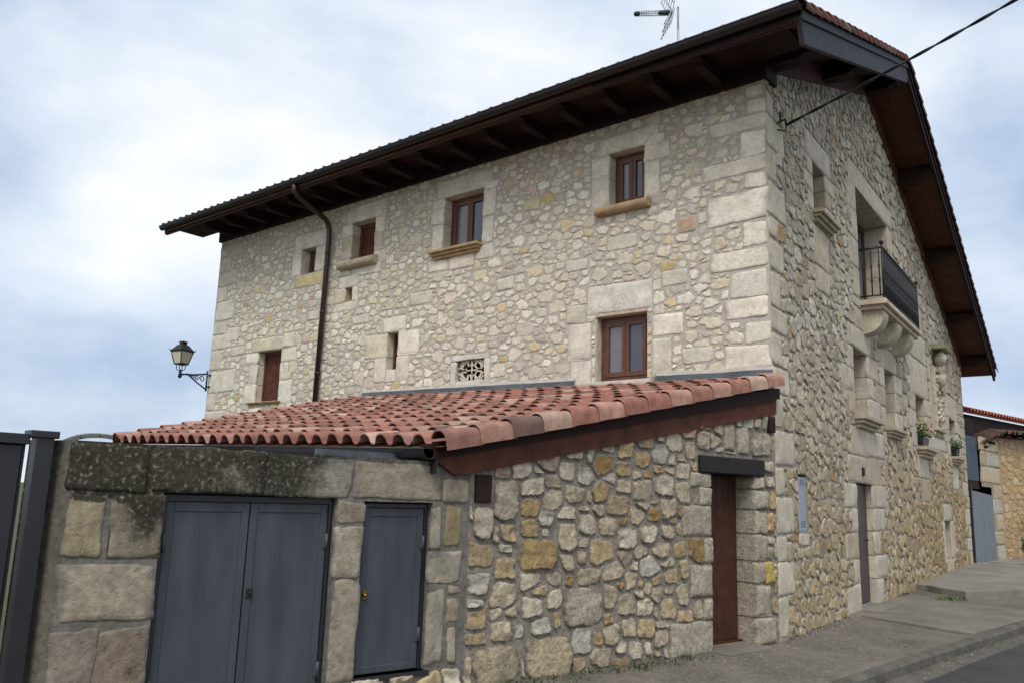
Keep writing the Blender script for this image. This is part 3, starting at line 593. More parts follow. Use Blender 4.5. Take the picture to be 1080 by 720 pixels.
# balcony
bal = put((lambda q: (q.fbox(FB, 4.80, 8.15, 5.06, 5.15, -.02, .43, (.50, .43, .33, 0), bev=.012), q.fbox(FB, 4.86, 8.09, 4.98, 5.058, -.02, .37, (.47, .40, .31, 0), bev=.012), q)[2])(MB()), 'balcony', m_ash, house)
for s in (5.12, 6.30, 7.48):
    q = MB(); prof = [(-.02, 4.978), (.33, 4.978)] + [(.02 + .34 * math.cos(R_(t)), 4.93 + .36 * math.sin(R_(t)) ) for t in range(0, -91, -10)] + [(-.02, 4.57)]
    q.prism_u(FB, prof, s - .18, s + .18, jit((.47, .43, .34), .05) + (0,)); put(q, 'corbel', m_ash, bal)
q = MB(); z0, z1, dd = 5.22, 6.08, .385; sa, sb = 4.87, 8.08
q.tube([FB.p(sa, z1, -.03), FB.p(sa, z1, dd), FB.p(sb, z1, dd), FB.p(sb, z1, -.03)], .022, 6); q.tube([FB.p(sa, z0, -.03), FB.p(sa, z0, dd), FB.p(sb, z0, dd), FB.p(sb, z0, -.03)], .017, 6)
q.tube([FB.p(sa, 5.52, dd), FB.p(sb, 5.52, dd)], .009, 6); q.tube([FB.p(sa, 5.62, dd), FB.p(sb, 5.62, dd)], .009, 6)
for pt in ((sa, dd), (sb, dd)):
    q.tube([FB.p(pt[0], 5.15, pt[1]), FB.p(pt[0], z1 + .05, pt[1])], .016, 6); q.tube([FB.p(pt[0], z1 + .04, pt[1]), FB.p(pt[0], z1 + .07, pt[1]), FB.p(pt[0], z1 + .10, pt[1]), FB.p(pt[0], z1 + .13, pt[1])], [.012, .04, .04, .01], 8)
n = 25
for i in range(1, n):
    s = sa + (sb - sa) * i / n; zs = [z0, 5.43, 5.48, 5.53, 5.68, 5.73, 5.78, z1]; rs = [.013, .013, .026, .013, .013, .026, .013, .013]
    q.tube([FB.p(s, z, dd) for z in zs], rs, 6)
    if i < n: q.tube([FB.p(s + .03 * math.cos(t * .7), 5.57 + .035 * math.sin(t * .7), dd) for t in range(10)], .010, 4); q.tube([FB.p(s + .06 + .028 * math.cos(t * .7), 5.74 + .05 * math.sin(t * .7), dd) for t in range(10)], .008, 4)
for o in (.06, .2, .33):
    for s in (sa, sb): q.tube([FB.p(s, z, o) for z in (z0, 5.45, 5.49, 5.53, 5.70, 5.74, 5.78, z1)], [.012, .012, .024, .012, .012, .022, .012, .012], 6)
put(q, 'railing', m_iron, bal)
# carved coat of arms panel
def blob(m, c, r, col, F=FB, n=7, seed=0.):
    vs = []; fs = []; K = 8
    for i in range(n + 1):
        t = math.pi * i / n
        for k in range(K):
            w = 2 * math.pi * k / K; dx = math.sin(t) * math.cos(w); dy = math.sin(t) * math.sin(w); dz = math.cos(t)
            g = 1 + .25 * noise.noise(Vector((dx * 2 + seed, dy * 2, dz * 2)))
            vs.append(F.p(c[0] + r[0] * dx * g, c[1] + r[1] * dz * g, c[2] + r[2] * dy * g))
    for i in range(n):
        for k in range(K): fs.append((i * K + k, i * K + (k + 1) % K, (i + 1) * K + (k + 1) % K, (i + 1) * K + k))
    m.add(vs, fs, col, 0, True)
q = MB(); ac = (.43, .385, .30, .12)
q.fbox(FB, 11.7, 13.0, 3.45, 5.0, -.02, .02, (.38, .34, .27, .15))
for (a, b, c, d) in ((11.7, 11.85, 3.45, 5.0), (12.87, 13.0, 3.45, 5.0), (11.85, 12.87, 3.45, 3.55), (11.85, 12.87, 4.9, 5.0)): q.fbox(FB, a, b, c, d, .02, .10, ac, bev=.02)
q.prism(FB, [(11.98, 4.35), (11.98, 3.95), (12.1, 3.72), (12.35, 3.6), (12.6, 3.72), (12.72, 3.95), (12.72, 4.35)], .02, .09, ac)
for i in range(46):
    t = rnd.uniform(0, 6.28); rr_ = rnd.uniform(.75, 1.15); blob(q, (12.35 + .44 * rr_ * math.cos(t), 4.17 + .58 * rr_ * math.sin(t), .06), (rnd.uniform(.06, .13), rnd.uniform(.04, .09), rnd.uniform(.05, .10)), jit(ac[:3], .1) + (rnd.uniform(0, .35),), seed=i)
for i in range(12): blob(q, (12.35 + rnd.uniform(-.3, .3), 4.0 + rnd.uniform(-.3, .3), .09), (.08, .06, .05), jit(ac[:3], .1) + (.1,), seed=i + 60)
blob(q, (12.35, 4.72, .12), (.17, .18, .14), ac, seed=3)
blob(q, (12.2, 5.22, .16), (.26, .18, .15), (.46, .42, .34, .0), seed=5)
q.fbox(FB, 11.75, 12.75, 5.42, 5.53, -.02, .34, (.30, .28, .19, .45), bev=.03)
put(q, 'coat_of_arms', m_old, house)
# stone vent high in the gable, the shade of its holes painted as black discs
q = MB(); q.fbox(FB, VENT[0], VENT[1], VENT[2], VENT[3], -.02, .012, (.40, .37, .31, 0))
for i in range(3):
    cu_ = VENT[0] + .18 + .27 * i; cz_ = VENT[3] - .17 - .13 * i
    pts = [(cu_ + .10 * math.cos(t * math.pi / 6), cz_ + .15 * math.sin(t * math.pi / 6)) for t in range(12)]
    q.prism(FB, pts, .0, .016, (.02, .02, .02, 0), 1)
    q.tube([FB.p(u, z_, .016) for u, z_ in pts + pts[:1]], .03, 6, (.43, .40, .33, 0))
put(q, 'gable_vent', [m_ash, m_dark], house)

# ---- roof --------------------------------------------------------
EO, GO, LO = 1.0, .76, .85       # eave, gable and far-side overhangs
SE = EB + 1.1
# slopes are laid out with y measured square to the front wall on the far side, along the gable on the near side
def rp3(a, s, z):      # a: 0 near gable verge .. 1 far verge
    pn = Vector(FB.p(s, 0, GO)); pf = Vector((-13.1 - LO, s, 0)); q = pn.lerp(pf, a); return Vector((q.x, q.y, z))
def boardsheet(m, s0, s1, dz, th, col=(.5, .5, .5, 0), mi=0, a0=0.0, a1=1.0):
    p = [rp3(a0, s0, zr(s0) - dz - th), rp3(a0, s1, zr(s1) - dz - th), rp3(a1, s1, zr(s1) - dz - th), rp3(a1, s0, zr(s0) - dz - th)]
    p += [v + Vector((0, 0, th)) for v in p]; m.hexa(p, col, mi)
q = MB(); boardsheet(q, -EO, RS, .10, .06, a0=.003, a1=.997); boardsheet(q, RS, SE, .10, .06, a0=.003, a1=.997)
roof = put(q, 'roof', m_soffit, house)
def tilecol(): return jit(pick([(5, (.25, .10, .07)), (4, (.20, .085, .06)), (3, (.30, .15, .105)), (2, (.13, .065, .05)), (1, (.34, .20, .15))]), .15)
def tile(m, o, ax, la, nn, L_, wd, hgt, lift, col, th=.012, n=10, mossv=0):
    """one clay tile: arched cover and hollow channel side by side; ax points down the slope"""
    vs = []; N_ = n + 1
    for e_ in (0, 1):
        for t in range(2):
            for i in range(N_):
                x_ = i / n; h = hgt * math.sqrt(max(0, 1 - ((x_ - .32) / .32) ** 2)) if x_ < .64 else -.022 * math.sin(math.pi * (x_ - .64) / .36)
                vs.append(o + ax * (L_ * e_) + la * ((x_ - .5) * wd * 1.02) + nn * (h + lift * e_ - (th if t else 0)))
    fs = []
    for i in range(n):
        fs.append((i, i + 1, 2 * N_ + i + 1, 2 * N_ + i)); fs.append((2 * N_ + i, 2 * N_ + i + 1, 3 * N_ + i + 1, 3 * N_ + i)); fs.append((N_ + i + 1, N_ + i, 3 * N_ + i, 3 * N_ + i + 1))
    m.add(vs, fs, tuple(col) + (mossv,), 0, False)
q = MB()
ncol = 58
for s0, s1, sg in ((-EO - .06, RS, 1), (SE + .05, RS, -1)):
    L0 = abs(s1 - s0); nr = int(L0 / .37)
    for r in range(nr):
        for c in range(ncol):
            if sg < 0 and c > 6: continue
            a = (c + .5) / ncol
            sT = s0 + (s1 - s0) * (r + 1.25) / nr; sB = s0 + (s1 - s0) * r / nr; up_ = .045 if sg > 0 and r == 0 else 0
            if sg > 0 and sT > RS: sT = RS
            if sg < 0 and sT < RS: sT = RS
            A_ = rp3(a, sT, zr(sT) - .085); B_ = rp3(a, sB, zr(sB) - .085 + .012 + up_); ax = B_ - A_; L_ = ax.length; ax.normalize()
            la = (rp3(a, sT, 0) - rp3(a + .01, sT, 0)).normalized(); nn = la.cross(ax).normalized(); nn = nn if nn.z > 0 else -nn
            tile(q, A_, ax, la, nn, L_, 14.75 / ncol, .075, .025, tilecol(), n=6 if c > 0 else 8, mossv=rnd.choice([0, 0, .3, .5]))
    # verge: half-round tiles along the gable edge
    for r in range(nr):
        sB = s0 + (s1 - s0) * r / nr; sT = s0 + (s1 - s0) * (r + 1.15) / nr
        P0 = rp3(0, sT, zr(sT) - .02); P1 = rp3(0, sB, zr(sB) - .02 + .02); ax = (P1 - P0).normalized(); la = Vector(FB.n); nn = la.cross(ax); nn = nn if nn.z > 0 else -nn
        vs = []; K = 8; cl = tilecol(); cl = tuple(x_ * .5 + .012 for x_ in cl)
        for P_, rr_, in ((P0, .085), (P1, .105)):
            for t in range(K + 1): w_ = R_(-30 + 210 * t / K); vs.append(P_ + la * (.01 + rr_ * math.cos(w_)) + nn * (rr_ * math.sin(w_) - .03))
        fs = [(i, i + 1, K + 2 + i, K + 1 + i) for i in range(K)]
        b_ = len(vs); vs += [P1 + la * (.01 + .09 * math.cos(R_(-30 + 210 * t / K))) + nn * (.09 * math.sin(R_(-30 + 210 * t / K)) - .03) for t in range(K + 1)]
        fs += [(K + 1 + i, K + 2 + i, b_ + i + 1, b_ + i) for i in range(K)]
        q.add(vs, fs, cl + (rnd.choice([0, .25]),), 0, True)
# ridge
for i in range(40):
    P0 = rp3(i / 40, RS, RZ + .02); P1 = rp3((i + 1.12) / 40, RS, RZ + .035); vs = []
    for P_, r_ in ((P0, .12), (P1, .10)):
        for t in range(9): w_ = R_(180 * t / 8); vs.append(P_ + Vector((0, math.cos(w_) * r_, math.sin(w_) * r_ - .03)))
    q.add(vs, [(k, k + 1, 10 + k, 9 + k) for k in range(8)] + [tuple(range(9))], tilecol() + (.2,), 0, True)
# lower half of the rear slope as a plain tiled sheet
p = [rp3(.10, RS, RZ - .08), rp3(.10, SE, zr(SE) - .08), rp3(1, SE, zr(SE) - .08), rp3(1, RS, RZ - .08)]; q.poly(p, (.22, .10, .07, .1))
put(q, 'roof_tiles', m_tile, roof)
# barge boards
def barge(m, s0, s1, dz0, dz1, d0, d1, cut=False):
    a, b = s0, s1
    P = lambda s, dz, d: FB.p(s, zr(s) - dz, d)
    a2 = a + (.10 if cut else 0)
    m.hexa([P(a2, dz1, d0), P(a2, dz1, d1), P(b, dz1, d1), P(b, dz1, d0), P(a, dz0, d0), P(a, dz0, d1), P(b, dz0, d1), P(b, dz0, d0)])
for s0, s1 in ((-EO, RS), (SE, RS)):
    q = MB(); barge(q, s0, s1, .075, .20, GO - .02, GO + .05)
    q2 = put(q, 'barge_board', m_barge if s0 < 0 else m_wood, roof)  # falling side in darker timber: its shade put into the colour
    q = MB(); barge(q, s0, s1, .205, .50 if s0 < 0 else .33, GO - .04, GO + .02, s0 < 0)
    put(q, 'barge_board', m_barge if s0 < 0 else m_wood, roof)
# purlins with a shaped nose
for s, hh, ww_ in ((.18, .30, .24), (2.85, .30, .22), (RS, .34, .24), (8.8, .28, .22), (11.75, .28, .22), (14.6, .28, .22), (16.9, .26, .22)):
    t_ = zr(s) - .17 - (ww_ / 2 * .38)
    q = MB(); prof = [(-.1, t_ - hh), (GO - .32, t_ - hh), (GO - .26, t_ - hh + .05), (GO - .16, t_ - hh + .06), (GO - .10, t_ - hh + .12), (GO - .05, t_ - hh + .14), (GO - .05, t_), (-.1, t_)]
    q.prism_u(FB, prof, s - ww_ / 2, s + ww_ / 2); put(q, 'purlin', m_wood, roof)
# frieze board along the gable top
q = MB()
for s0, s1 in ((.0, RS), (RS, EB)): 
    P = lambda s, dz, d: FB.p(s, zr(s) - dz, d)
    q.hexa([P(s0, .56, -.3), P(s0, .56, .05), P(s1, .56, .05), P(s1, .56, -.3), P(s0, .17, -.3), P(s0, .17, .05), P(s1, .17, .05), P(s1, .17, -.3)])
put(q, 'frieze_board', m_soffit, roof)
q = MB(); q.box(-13.15, .05, -.06, .3, ZT - .01, ZT + .24); q.box(-13.15, 0, -.02, .3, ZT + .241, 7.62); put(q, 'wall_plate', m_wood, roof)
# eave brackets
for i in range(18):
    xx = -.62 - .75 * i
    if xx < -13.0: break
    q = MB(); b_, t_ = ZT + .06, ZT + .24
    prof = [(.06, b_), (.60, b_), (.66, b_ + .02), (.70, b_ + .07), (.80, b_ + .09), (.84, b_ + .15), (.84, t_), (.06, t_)]
    q.prism_u(FA, prof, xx - .07, xx + .07); put(q, 'eave_bracket', m_wood, roof)
q = MB(); q.fbox(FA, -13.9, .55, ZT + .243, ZT + .262, .05, .93); q.fbox(FA, -13.9, .75, 7.12 + .1, 7.40, .93, .96); put(q, 'soffit', m_wood, roof)  # front soffit and brackets kept darker: eave shade put into the timber colour
# gutter and downpipe
q = MB(); n = 8
gp = [(EO - .04 + .075 + .075 * math.cos(R_(180 + 180 * i / n)), 7.40 + .085 * math.sin(R_(180 + 180 * i / n))) for i in range(n + 1)]
x0, x1 = -13.1 - LO - .02, .86
for thk in (0, 1):
    k = .9 if thk else 1
    vs = [FA.p(u, 7.40 + (z - 7.40) * k, EO + .035 + (d - EO - .035) * k) for u in (x0, x1) for d, z in gp]
    q.add(vs, [(i, i + 1, n + 2 + i, n + 1 + i) for i in range(n)], (.5, .5, .5, 0), 0, True)
q.poly([FA.p(x1, z, d) for d, z in gp]); q.poly([FA.p(x0, z, d) for d, z in gp])
q.tube([FA.p(x0, 7.405, EO + .11), FA.p(x1, 7.405, EO + .11)], .012, 6)
q.fbox(FA, x0, x1, 7.25, 7.44, EO - .07, EO - .042)
gut = put(q, 'gutter', m_gutter, roof)
q = MB(); q.tube([FA.p(-8.93, 7.34, EO + .03), FA.p(-8.93, 7.20, EO + .02), FA.p(-8.935, 7.13, EO - .06), FA.p(-8.96, 6.86, .22), FA.p(-8.97, 6.80, .15), FA.p(-8.96, 6.68, .11), FA.p(-8.965, 6.4, .10), FA.p(-9.02, 3.0, .10)], .052, 10)
for z_ in (6.2, 5.0, 3.8): q.tube([FA.p(-8.97 - (6.4 - z_) * .0147, z_ - .02, .10), FA.p(-8.97 - (6.4 - z_) * .0147, z_ + .02, .10)], .06, 10)
put(q, 'downpipe', m_pipe, house)

# ================================================================== THE ANNEX (lean-to)
annex = tag(empty('lean_to_annex', (-.9, -2.4, 0)), 'low stone lean-to with curved red clay tiles, timber verge board and narrow brown door', 'outbuilding')
SJ = 4.56        # where the rubble gable meets the ashlar yard wall
topW = lambda u: 2.72 + .197 * u if u > -4.7 else 1.79
doorW = (-1.25, -.45, .0, 1.92)
blkW = []
def bW(s1, s0, z0, z1, c=None, dep=0): blkW.append((-s1, -s0, z0, z1, c or jit((.355, .32, .255), .09), dep))
# right jamb of the door, bottom to top, then the left jamb
for z0, z1, s0, s1 in ((.02, .30, .06, .45), (.32, .68, .17, .45), (.70, .93, .28, .45), (.95, 1.24, .22, .45), (1.26, 1.52, .20, .45), (1.54, 1.76, .18, .45), (1.78, 1.90, .26, .45)):
    bW(s1, s0, z0, z1, None, .28)
bW(.275, .10, .70, .93, (.42, .33, .10)); bW(.21, .08, 1.28, 1.5, (.40, .28, .17)); bW(.215, .09, .97, 1.1); bW(.205, .09, 1.12, 1.23)
for z0, z1, s1 in ((.0, .34, 1.95), (.36, .58, 1.40), (.60, .93, 1.62), (.95, 1.22, 1.36), (1.24, 1.55, 1.74), (1.57, 1.75, 1.45), (1.77, 1.91, 1.6)): bW(s1, 1.25, z0, z1, None, .28)
for a in ((.50, .10, 2.16, 2.44), (.74, .53, 2.16, 2.46), (.22, .04, 1.96, 2.1), (.42, .30, 2.48, 2.62), (.26, .14, 2.47, 2.66), (1.0, .80, 2.2, 2.5), (1.5, 1.28, 2.18, 2.38)): bW(*a)
bW(3.0, 2.55, .0, .0001) if False else None
# stones of the left edge
for a in ((4.30, 4.02, 1.38, 1.74), (4.52, 4.32, 1.22, 1.5), (4.46, 3.95, .0, .33, (.36, .31, .22)), (3.9, 3.35, .0, .36, (.38, .32, .225)), (4.02, 3.55, .95, 1.22, (.32, .235, .12)), (3.45, 2.95, .42, .76, (.36, .32, .26))): bW(*a)
mossW = lambda u, z: max(0, .5 - z * 1.6) if u < -1.9 else max(0, .22 - z * 1.2)
w = MB()
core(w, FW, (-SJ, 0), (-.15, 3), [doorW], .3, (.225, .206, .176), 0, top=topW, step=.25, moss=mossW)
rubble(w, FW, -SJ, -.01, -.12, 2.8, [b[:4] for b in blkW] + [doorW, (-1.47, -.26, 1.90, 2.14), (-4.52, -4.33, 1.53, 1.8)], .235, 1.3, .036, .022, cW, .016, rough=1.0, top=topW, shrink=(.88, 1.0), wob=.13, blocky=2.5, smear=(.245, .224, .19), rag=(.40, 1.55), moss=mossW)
for b in blkW:
    if b[4][0] and b[1] - b[0] > .3 and b[5] == 0 or b[0] < -1.3 and b[5] == 0:
        u0, u1, z0, z1 = b[:4]; c = min(u1 - u0, z1 - z0) * .22
        poly = [(u0 + c, z0), (u1 - c * rnd.uniform(.5, 1.4), z0), (u1, z0 + c), (u1, z1 - c * rnd.uniform(.5, 1.3)), (u1 - c, z1), (u0 + c * rnd.uniform(.5, 1.4), z1), (u0, z1 - c), (u0, z0 + c)]
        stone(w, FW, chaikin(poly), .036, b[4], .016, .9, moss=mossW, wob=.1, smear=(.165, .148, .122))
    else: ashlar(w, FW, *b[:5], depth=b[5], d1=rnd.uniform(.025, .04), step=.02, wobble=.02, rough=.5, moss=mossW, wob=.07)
put(w, 'gable_wall', [m_stone], annex)
q = MB()
q.poly([(-1.0, -4.6, -.1), (-1.0, -4.6, 1.8), (-6.9, -4.6, 1.9), (-6.9, -4.6, -.1)], (.3, .28, .24, 0)); q.poly([(-6.9, -4.6, -.1), (-6.9, -4.6, 1.9), (-7.6, 0, 3.0), (-7.6, 0, -.1)], (.3, .28, .24, 0))
put(q, 'rear_wall', m_old, annex)
q = MB(); q.fbox(FW, -1.46, -.27, 1.925, 2.115, -.25, .05, bev=.012); put(q, 'lintel', mat('charred_lintel', (.017, .016, .017), rough=.8, bump=.6, stretch=(1, 1, 1)), annex)
q = MB()
for i in range(6): q.fbox(FW, -1.24 + .78 * i / 6 + .003, -1.24 + .78 * (i + 1) / 6 - .003, .06, 1.92, -.28, -.235, bev=.006)
q.fbox(FW, -1.245, -.455, .02, .057, -.29, -.18)
put(q, 'door', m_door, annex)
q = MB(); q.fbox(FW, -4.515, -4.345, 1.54, 1.78, -.1, .035, bev=.008); put(q, 'beam_end', m_wood, annex)
q = MB(); q.fbox(FW, -.15, -.03, 2.46, 2.65, -.1, .05, bev=.008); put(q, 'beam_end', m_wood, annex)
# roof: corners of the tiled sheet (bilinear)
RT, RBm, LT, LB = Vector((.10, -.02, 3.08)), Vector((-.88, -4.92, 1.985)), Vector((-7.72, -.02, 3.20)), Vector((-6.95, -4.78, 2.10))
def rf(a, b): return (RT.lerp(RBm, b)).lerp(LT.lerp(LB, b), a)
q = MB()
for i in range(12):
    for j in range(10):
        q.poly([rf(i / 12, j / 10), rf(i / 12, (j + 1) / 10), rf((i + 1) / 12, (j + 1) / 10), rf((i + 1) / 12, j / 10)], (.12, .05, .035, 0))
ann_roof = put(q, 'roof', m_tile, annex)
q = MB(); NC, NR = 25, 14
def atile(): return jit(pick([(7, (.275, .132, .102)), (6, (.245, .112, .088)), (5, (.325, .185, .148)), (3, (.205, .108, .09)), (3, (.37, .25, .20)), (.6, (.14, .09, .08))]), .14)
for r in range(NR):
    for c in range(NC):
        a = (c + .5 + .45) / (NC + .45); b1 = (r + 1.0) / NR; b0 = max(0, (r - .14) / NR)
        A_ = rf(a, b0); B_ = rf(a, b1); ax = B_ - A_; L_ = ax.length; ax.normalize()
        la = (rf(a - .01, b1) - rf(a + .01, b1)); wd = la.length / .02 / (NC + .45); la.normalize(); nn = la.cross(ax).normalized(); nn = nn if nn.z > 0 else -nn
        yaw = rnd.uniform(-.012, .012); ax2 = (ax + la * yaw).normalized()
        tile(q, A_ + nn * (.012 + rnd.uniform(0, .006)), ax2, la, nn, L_ + rnd.uniform(-.006, .01), wd, .072, .034 + rnd.uniform(-.004, .006), atile(), th=.014, n=12, mossv=rnd.choice([0, 0, .2, .35, .45]))
# verge tiles: big half-barrels lapping over the edge
for sd_, off in ((0, 1), (1, -1)):
    for r in range(NR):
        b0 = max(0, (r - .12) / NR); b1 = (r + 1) / NR
        P0 = rf(sd_, b0); P1 = rf(sd_, b1); ax = (P1 - P0).normalized(); la = (rf(0, .5) - rf(1, .5)).normalized() * off; nn = la.cross(ax); nn = (nn if nn.z > 0 else -nn).normalized()
        vs = []; K = 12; cl = atile() + (rnd.choice([0, 0, .2, .3]),)
        for (P_, sc, lf) in ((P0, .90, .0), (P1, 1.06, .026), (P1, .97, .018)):
            for t in range(K + 1):
                w_ = R_(178 - 178 * t / K); x_ = .085 * math.cos(w_); y_ = .085 * math.sin(w_)
                if t == K: y_ = -.085
                if t == K - 1: y_ = y_ * .3; x_ = .084
                vs.append(P_ + la * (x_ * sc - .015) + nn * (y_ * sc + lf + .035))
        fs = [(i, i + 1, K + 2 + i, K + 1 + i) for i in range(K)] + [(K + 1 + i, K + 2 + i, 2 * K + 3 + i, 2 * K + 2 + i) for i in range(K)]
        q.add(vs, fs, cl, 0, True)
put(q, 'roof_tiles', m_tile, ann_roof)
# verge timbers
def rake(m, s0, s1, za, zb, d0, d1, cutend=0):
    Zl = lambda s: 2.69 - .197 * s
    m.hexa([FW.p(-s1 + cutend, Zl(s1 - cutend) + za, d0), FW.p(-s1 + cutend, Zl(s1 - cutend) + za, d1), FW.p(-s0, Zl(s0) + za, d1), FW.p(-s0, Zl(s0) + za, d0),
            FW.p(-s1, Zl(s1) + zb, d0), FW.p(-s1, Zl(s1) + zb, d1), FW.p(-s0, Zl(s0) + zb, d1), FW.p(-s0, Zl(s0) + zb, d0)])
q = MB(); rake(q, .0, 4.98, .0, .18, -.1, .045, .24); put(q, 'verge_board', m_redwood, ann_roof)
q = MB(); rake(q, -.02, 5.04, .182, .315, -.1, .085); put(q, 'verge_board', m_wood, ann_roof)
# gutter of the annex
q = MB(); g0, g1 = rf(.0, 1), rf(1, 1); g0 = g0 + (g1 - g0).normalized() * .08
dn = Vector((0, -1, 0)); n = 8
for k in (1, .9):
    vs = []
    for P_ in (g0, g1):
        for i in range(n + 1): w_ = R_(180 + 180 * i / n); vs.append(P_ + dn * (.05 + .075 * k * math.cos(w_)) + Vector((0, 0, -.02 + .085 * k * math.sin(w_))))
    q.add(vs, [(i, i + 1, n + 2 + i, n + 1 + i) for i in range(n)] + [tuple(range(n + 1))], (.5, .5, .5, 0), 0, True)
q.tube([g0 + dn * .125 + Vector((0, 0, -.02)), g1 + dn * .125 + Vector((0, 0, -.02))], .01, 6)
q.hexa([g0 + dn * -.05 + Vector((0, 0, -.22)), g0 + dn * -.03 + Vector((0, 0, -.22)), g1 + dn * -.03 + Vector((0, 0, -.22)), g1 + dn * -.05 + Vector((0, 0, -.22)), g0 + dn * -.05 + Vector((0, 0, -.01)), g0 + dn * -.03 + Vector((0, 0, -.01)), g1 + dn * -.03 + Vector((0, 0, -.01)), g1 + dn * -.05 + Vector((0, 0, -.01))])
put(q, 'gutter', m_gutter, annex)
# lead flashing with mortar fillet where the roof meets the house
for a, b in ((-7.72, -2.98), (-1.62, .02)):
    q = MB(); nseg = 12
    for i in range(nseg):
        u0, u1 = a + (b - a) * i / nseg, a + (b - a) * (i + 1) / nseg
        k0, k1 = 3.10 + .11 * (-u0 / 7.7), 3.10 + .11 * (-u1 / 7.7); j0, j1 = [.012 * noise.noise(Vector((u * 2, 5, 1))) for u in (u0, u1)]
        q.add([FA.p(u0, k0, .13), FA.p(u1, k1, .13), FA.p(u1, k1 + .06, .10), FA.p(u0, k0 + .06, .10), FA.p(u1, k1 + .15 + j1, .035), FA.p(u0, k0 + .15 + j0, .035)], [(0, 1, 2, 3), (3, 2, 4, 5)], (.5, .5, .5, 0), 0)
        q.add([FA.p(u0, k0 + .145 + j0, .04), FA.p(u1, k1 + .145 + j1, .04), FA.p(u1, k1 + .20 + 2 * j1, .0), FA.p(u0, k0 + .20 + 2 * j0, .0)], [(0, 1, 2, 3)], (.5, .5, .5, 0), 1)
    put(q, 'flashing', [m_lead, m_patch], annex)

# ================================================================== YARD WALL with steel doors
S1 = 7.69
yard = tag(empty('yard_wall', Vector(FW.p(-6.2, 0))), 'old ashlar yard wall, black with lichen along its top, holding three grey steel doors', 'wall')
dbl, sml = (-7.10, -5.83, -.1, 1.545), (-5.575, -4.95, .20, 1.515)
def mossYs(u, z):
    k = max(0, min(1, (-5.75 - u) / .45)); a = 0.0
    if z > 1.505: a += .16 + .42 * k + max(0, (z - 1.74) * 2.2)
    if u < -7.1:
        a += .50 * math.exp(-((u + 7.24) / .17) ** 2 - ((z - 1.36) / .22) ** 2) + .06 + .3 * math.exp(-((z - 1.5) / .1) ** 2)
        a += .32 * math.exp(-((z - .45) / .16) ** 2 - ((u + 7.2) / .15) ** 2)
    return a + max(0, .22 - z * .25) + .10 + .22 * noise.noise(Vector((u * 2.3, z * 1.6, 4.2)))
w = MB()
core(w, FW, (-S1, -SJ), (-.15, 1.87), [dbl, sml], .3, (.15, .142, .128), 0, step=.11, moss=mossYs)
AY = lambda: jit((.29, .258, .20), .10)
def bY(u0, u1, z0, z1, c=None, dep=0): ashlar(w, FW, u0, u1, z0, z1, c or AY(), depth=dep, d1=rnd.uniform(.008, .015), step=.022, wobble=.02, rough=.6, moss=mossYs, wob=.06, smear=(.17, .158, .138))
for a in ((-7.695, -7.24, 1.55, 1.86), (-7.225, -6.42, 1.57, 1.86), (-6.41, -5.70, 1.555, 1.855, (0.220, 0.205, 0.175)), (-5.69, -4.86, 1.53, 1.845, (0.266, 0.236, 0.182)),
          (-7.69, -7.455, 1.12, 1.53, (0.274, 0.236, 0.160)), (-7.435, -7.10, 1.12, 1.54, (0.205, 0.182, 0.137)), (-7.695, -7.10, .72, 1.10, (0.281, 0.247, 0.190)), (-7.69, -7.43, .27, .70, (0.220, 0.186, 0.160)), (-7.415, -7.10, .27, .70, (0.198, 0.163, 0.129)), (-7.65, -7.105, -.1, .25),
          (-5.82, -5.58, 1.35, 1.52, (0.228, 0.194, 0.152)), (-5.82, -5.58, .95, 1.33), (-5.82, -5.58, .15, .93, (0.266, 0.236, 0.186)), (-5.82, -5.58, -.1, .14),
          (-4.94, -4.845, 1.15, 1.5, (0.258, 0.236, 0.190)), (-4.80, -4.64, 1.17, 1.5, (0.228, 0.190, 0.114)), (-4.945, -4.62, .86, 1.12, (0.274, 0.251, 0.205)), (-4.945, -4.77, .22, .83, (0.258, 0.236, 0.194)), (-4.74, -4.62, .55, .74, (0.251, 0.213, 0.160)), (-4.74, -4.64, .22, .5), (-4.75, -4.61, .79, .85)):
    bY(*a, dep=.2 if a[0] in (-7.435,) else 0)
ashlar(w, FW, -4.85, -4.575, 1.53, 1.735, (.26, .23, .18), d1=.02, step=.035, rough=.7, moss=mossYs)
rubble(w, FW, -5.6, -4.6, -.12, .19, [], .26, 1.2, .04, .04, cW, .03, rough=1.0, wob=.15)
# top, splayed end, back
cc = (.25, .23, .20)
FWp = FW.p
w.add([FWp(-S1, 1.868, 0), FWp(-SJ, 1.868, 0), FWp(-SJ, 1.872, -.32), FWp(-S1 + .05, 1.872, -.32)], [(0, 1, 2, 3)], cc + (.5,))
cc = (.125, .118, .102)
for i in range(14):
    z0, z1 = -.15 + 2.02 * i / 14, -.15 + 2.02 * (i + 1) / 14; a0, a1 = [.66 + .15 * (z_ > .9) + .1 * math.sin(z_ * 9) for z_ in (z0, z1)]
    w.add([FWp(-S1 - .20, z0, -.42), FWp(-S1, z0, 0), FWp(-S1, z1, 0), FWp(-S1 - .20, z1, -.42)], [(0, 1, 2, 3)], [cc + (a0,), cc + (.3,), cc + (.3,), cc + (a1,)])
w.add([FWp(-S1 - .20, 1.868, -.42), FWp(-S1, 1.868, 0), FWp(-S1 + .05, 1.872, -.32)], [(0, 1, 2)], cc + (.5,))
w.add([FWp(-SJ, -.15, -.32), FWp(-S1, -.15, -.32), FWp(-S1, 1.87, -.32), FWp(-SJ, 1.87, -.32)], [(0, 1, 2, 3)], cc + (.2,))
put(w, 'masonry', [m_old], yard)
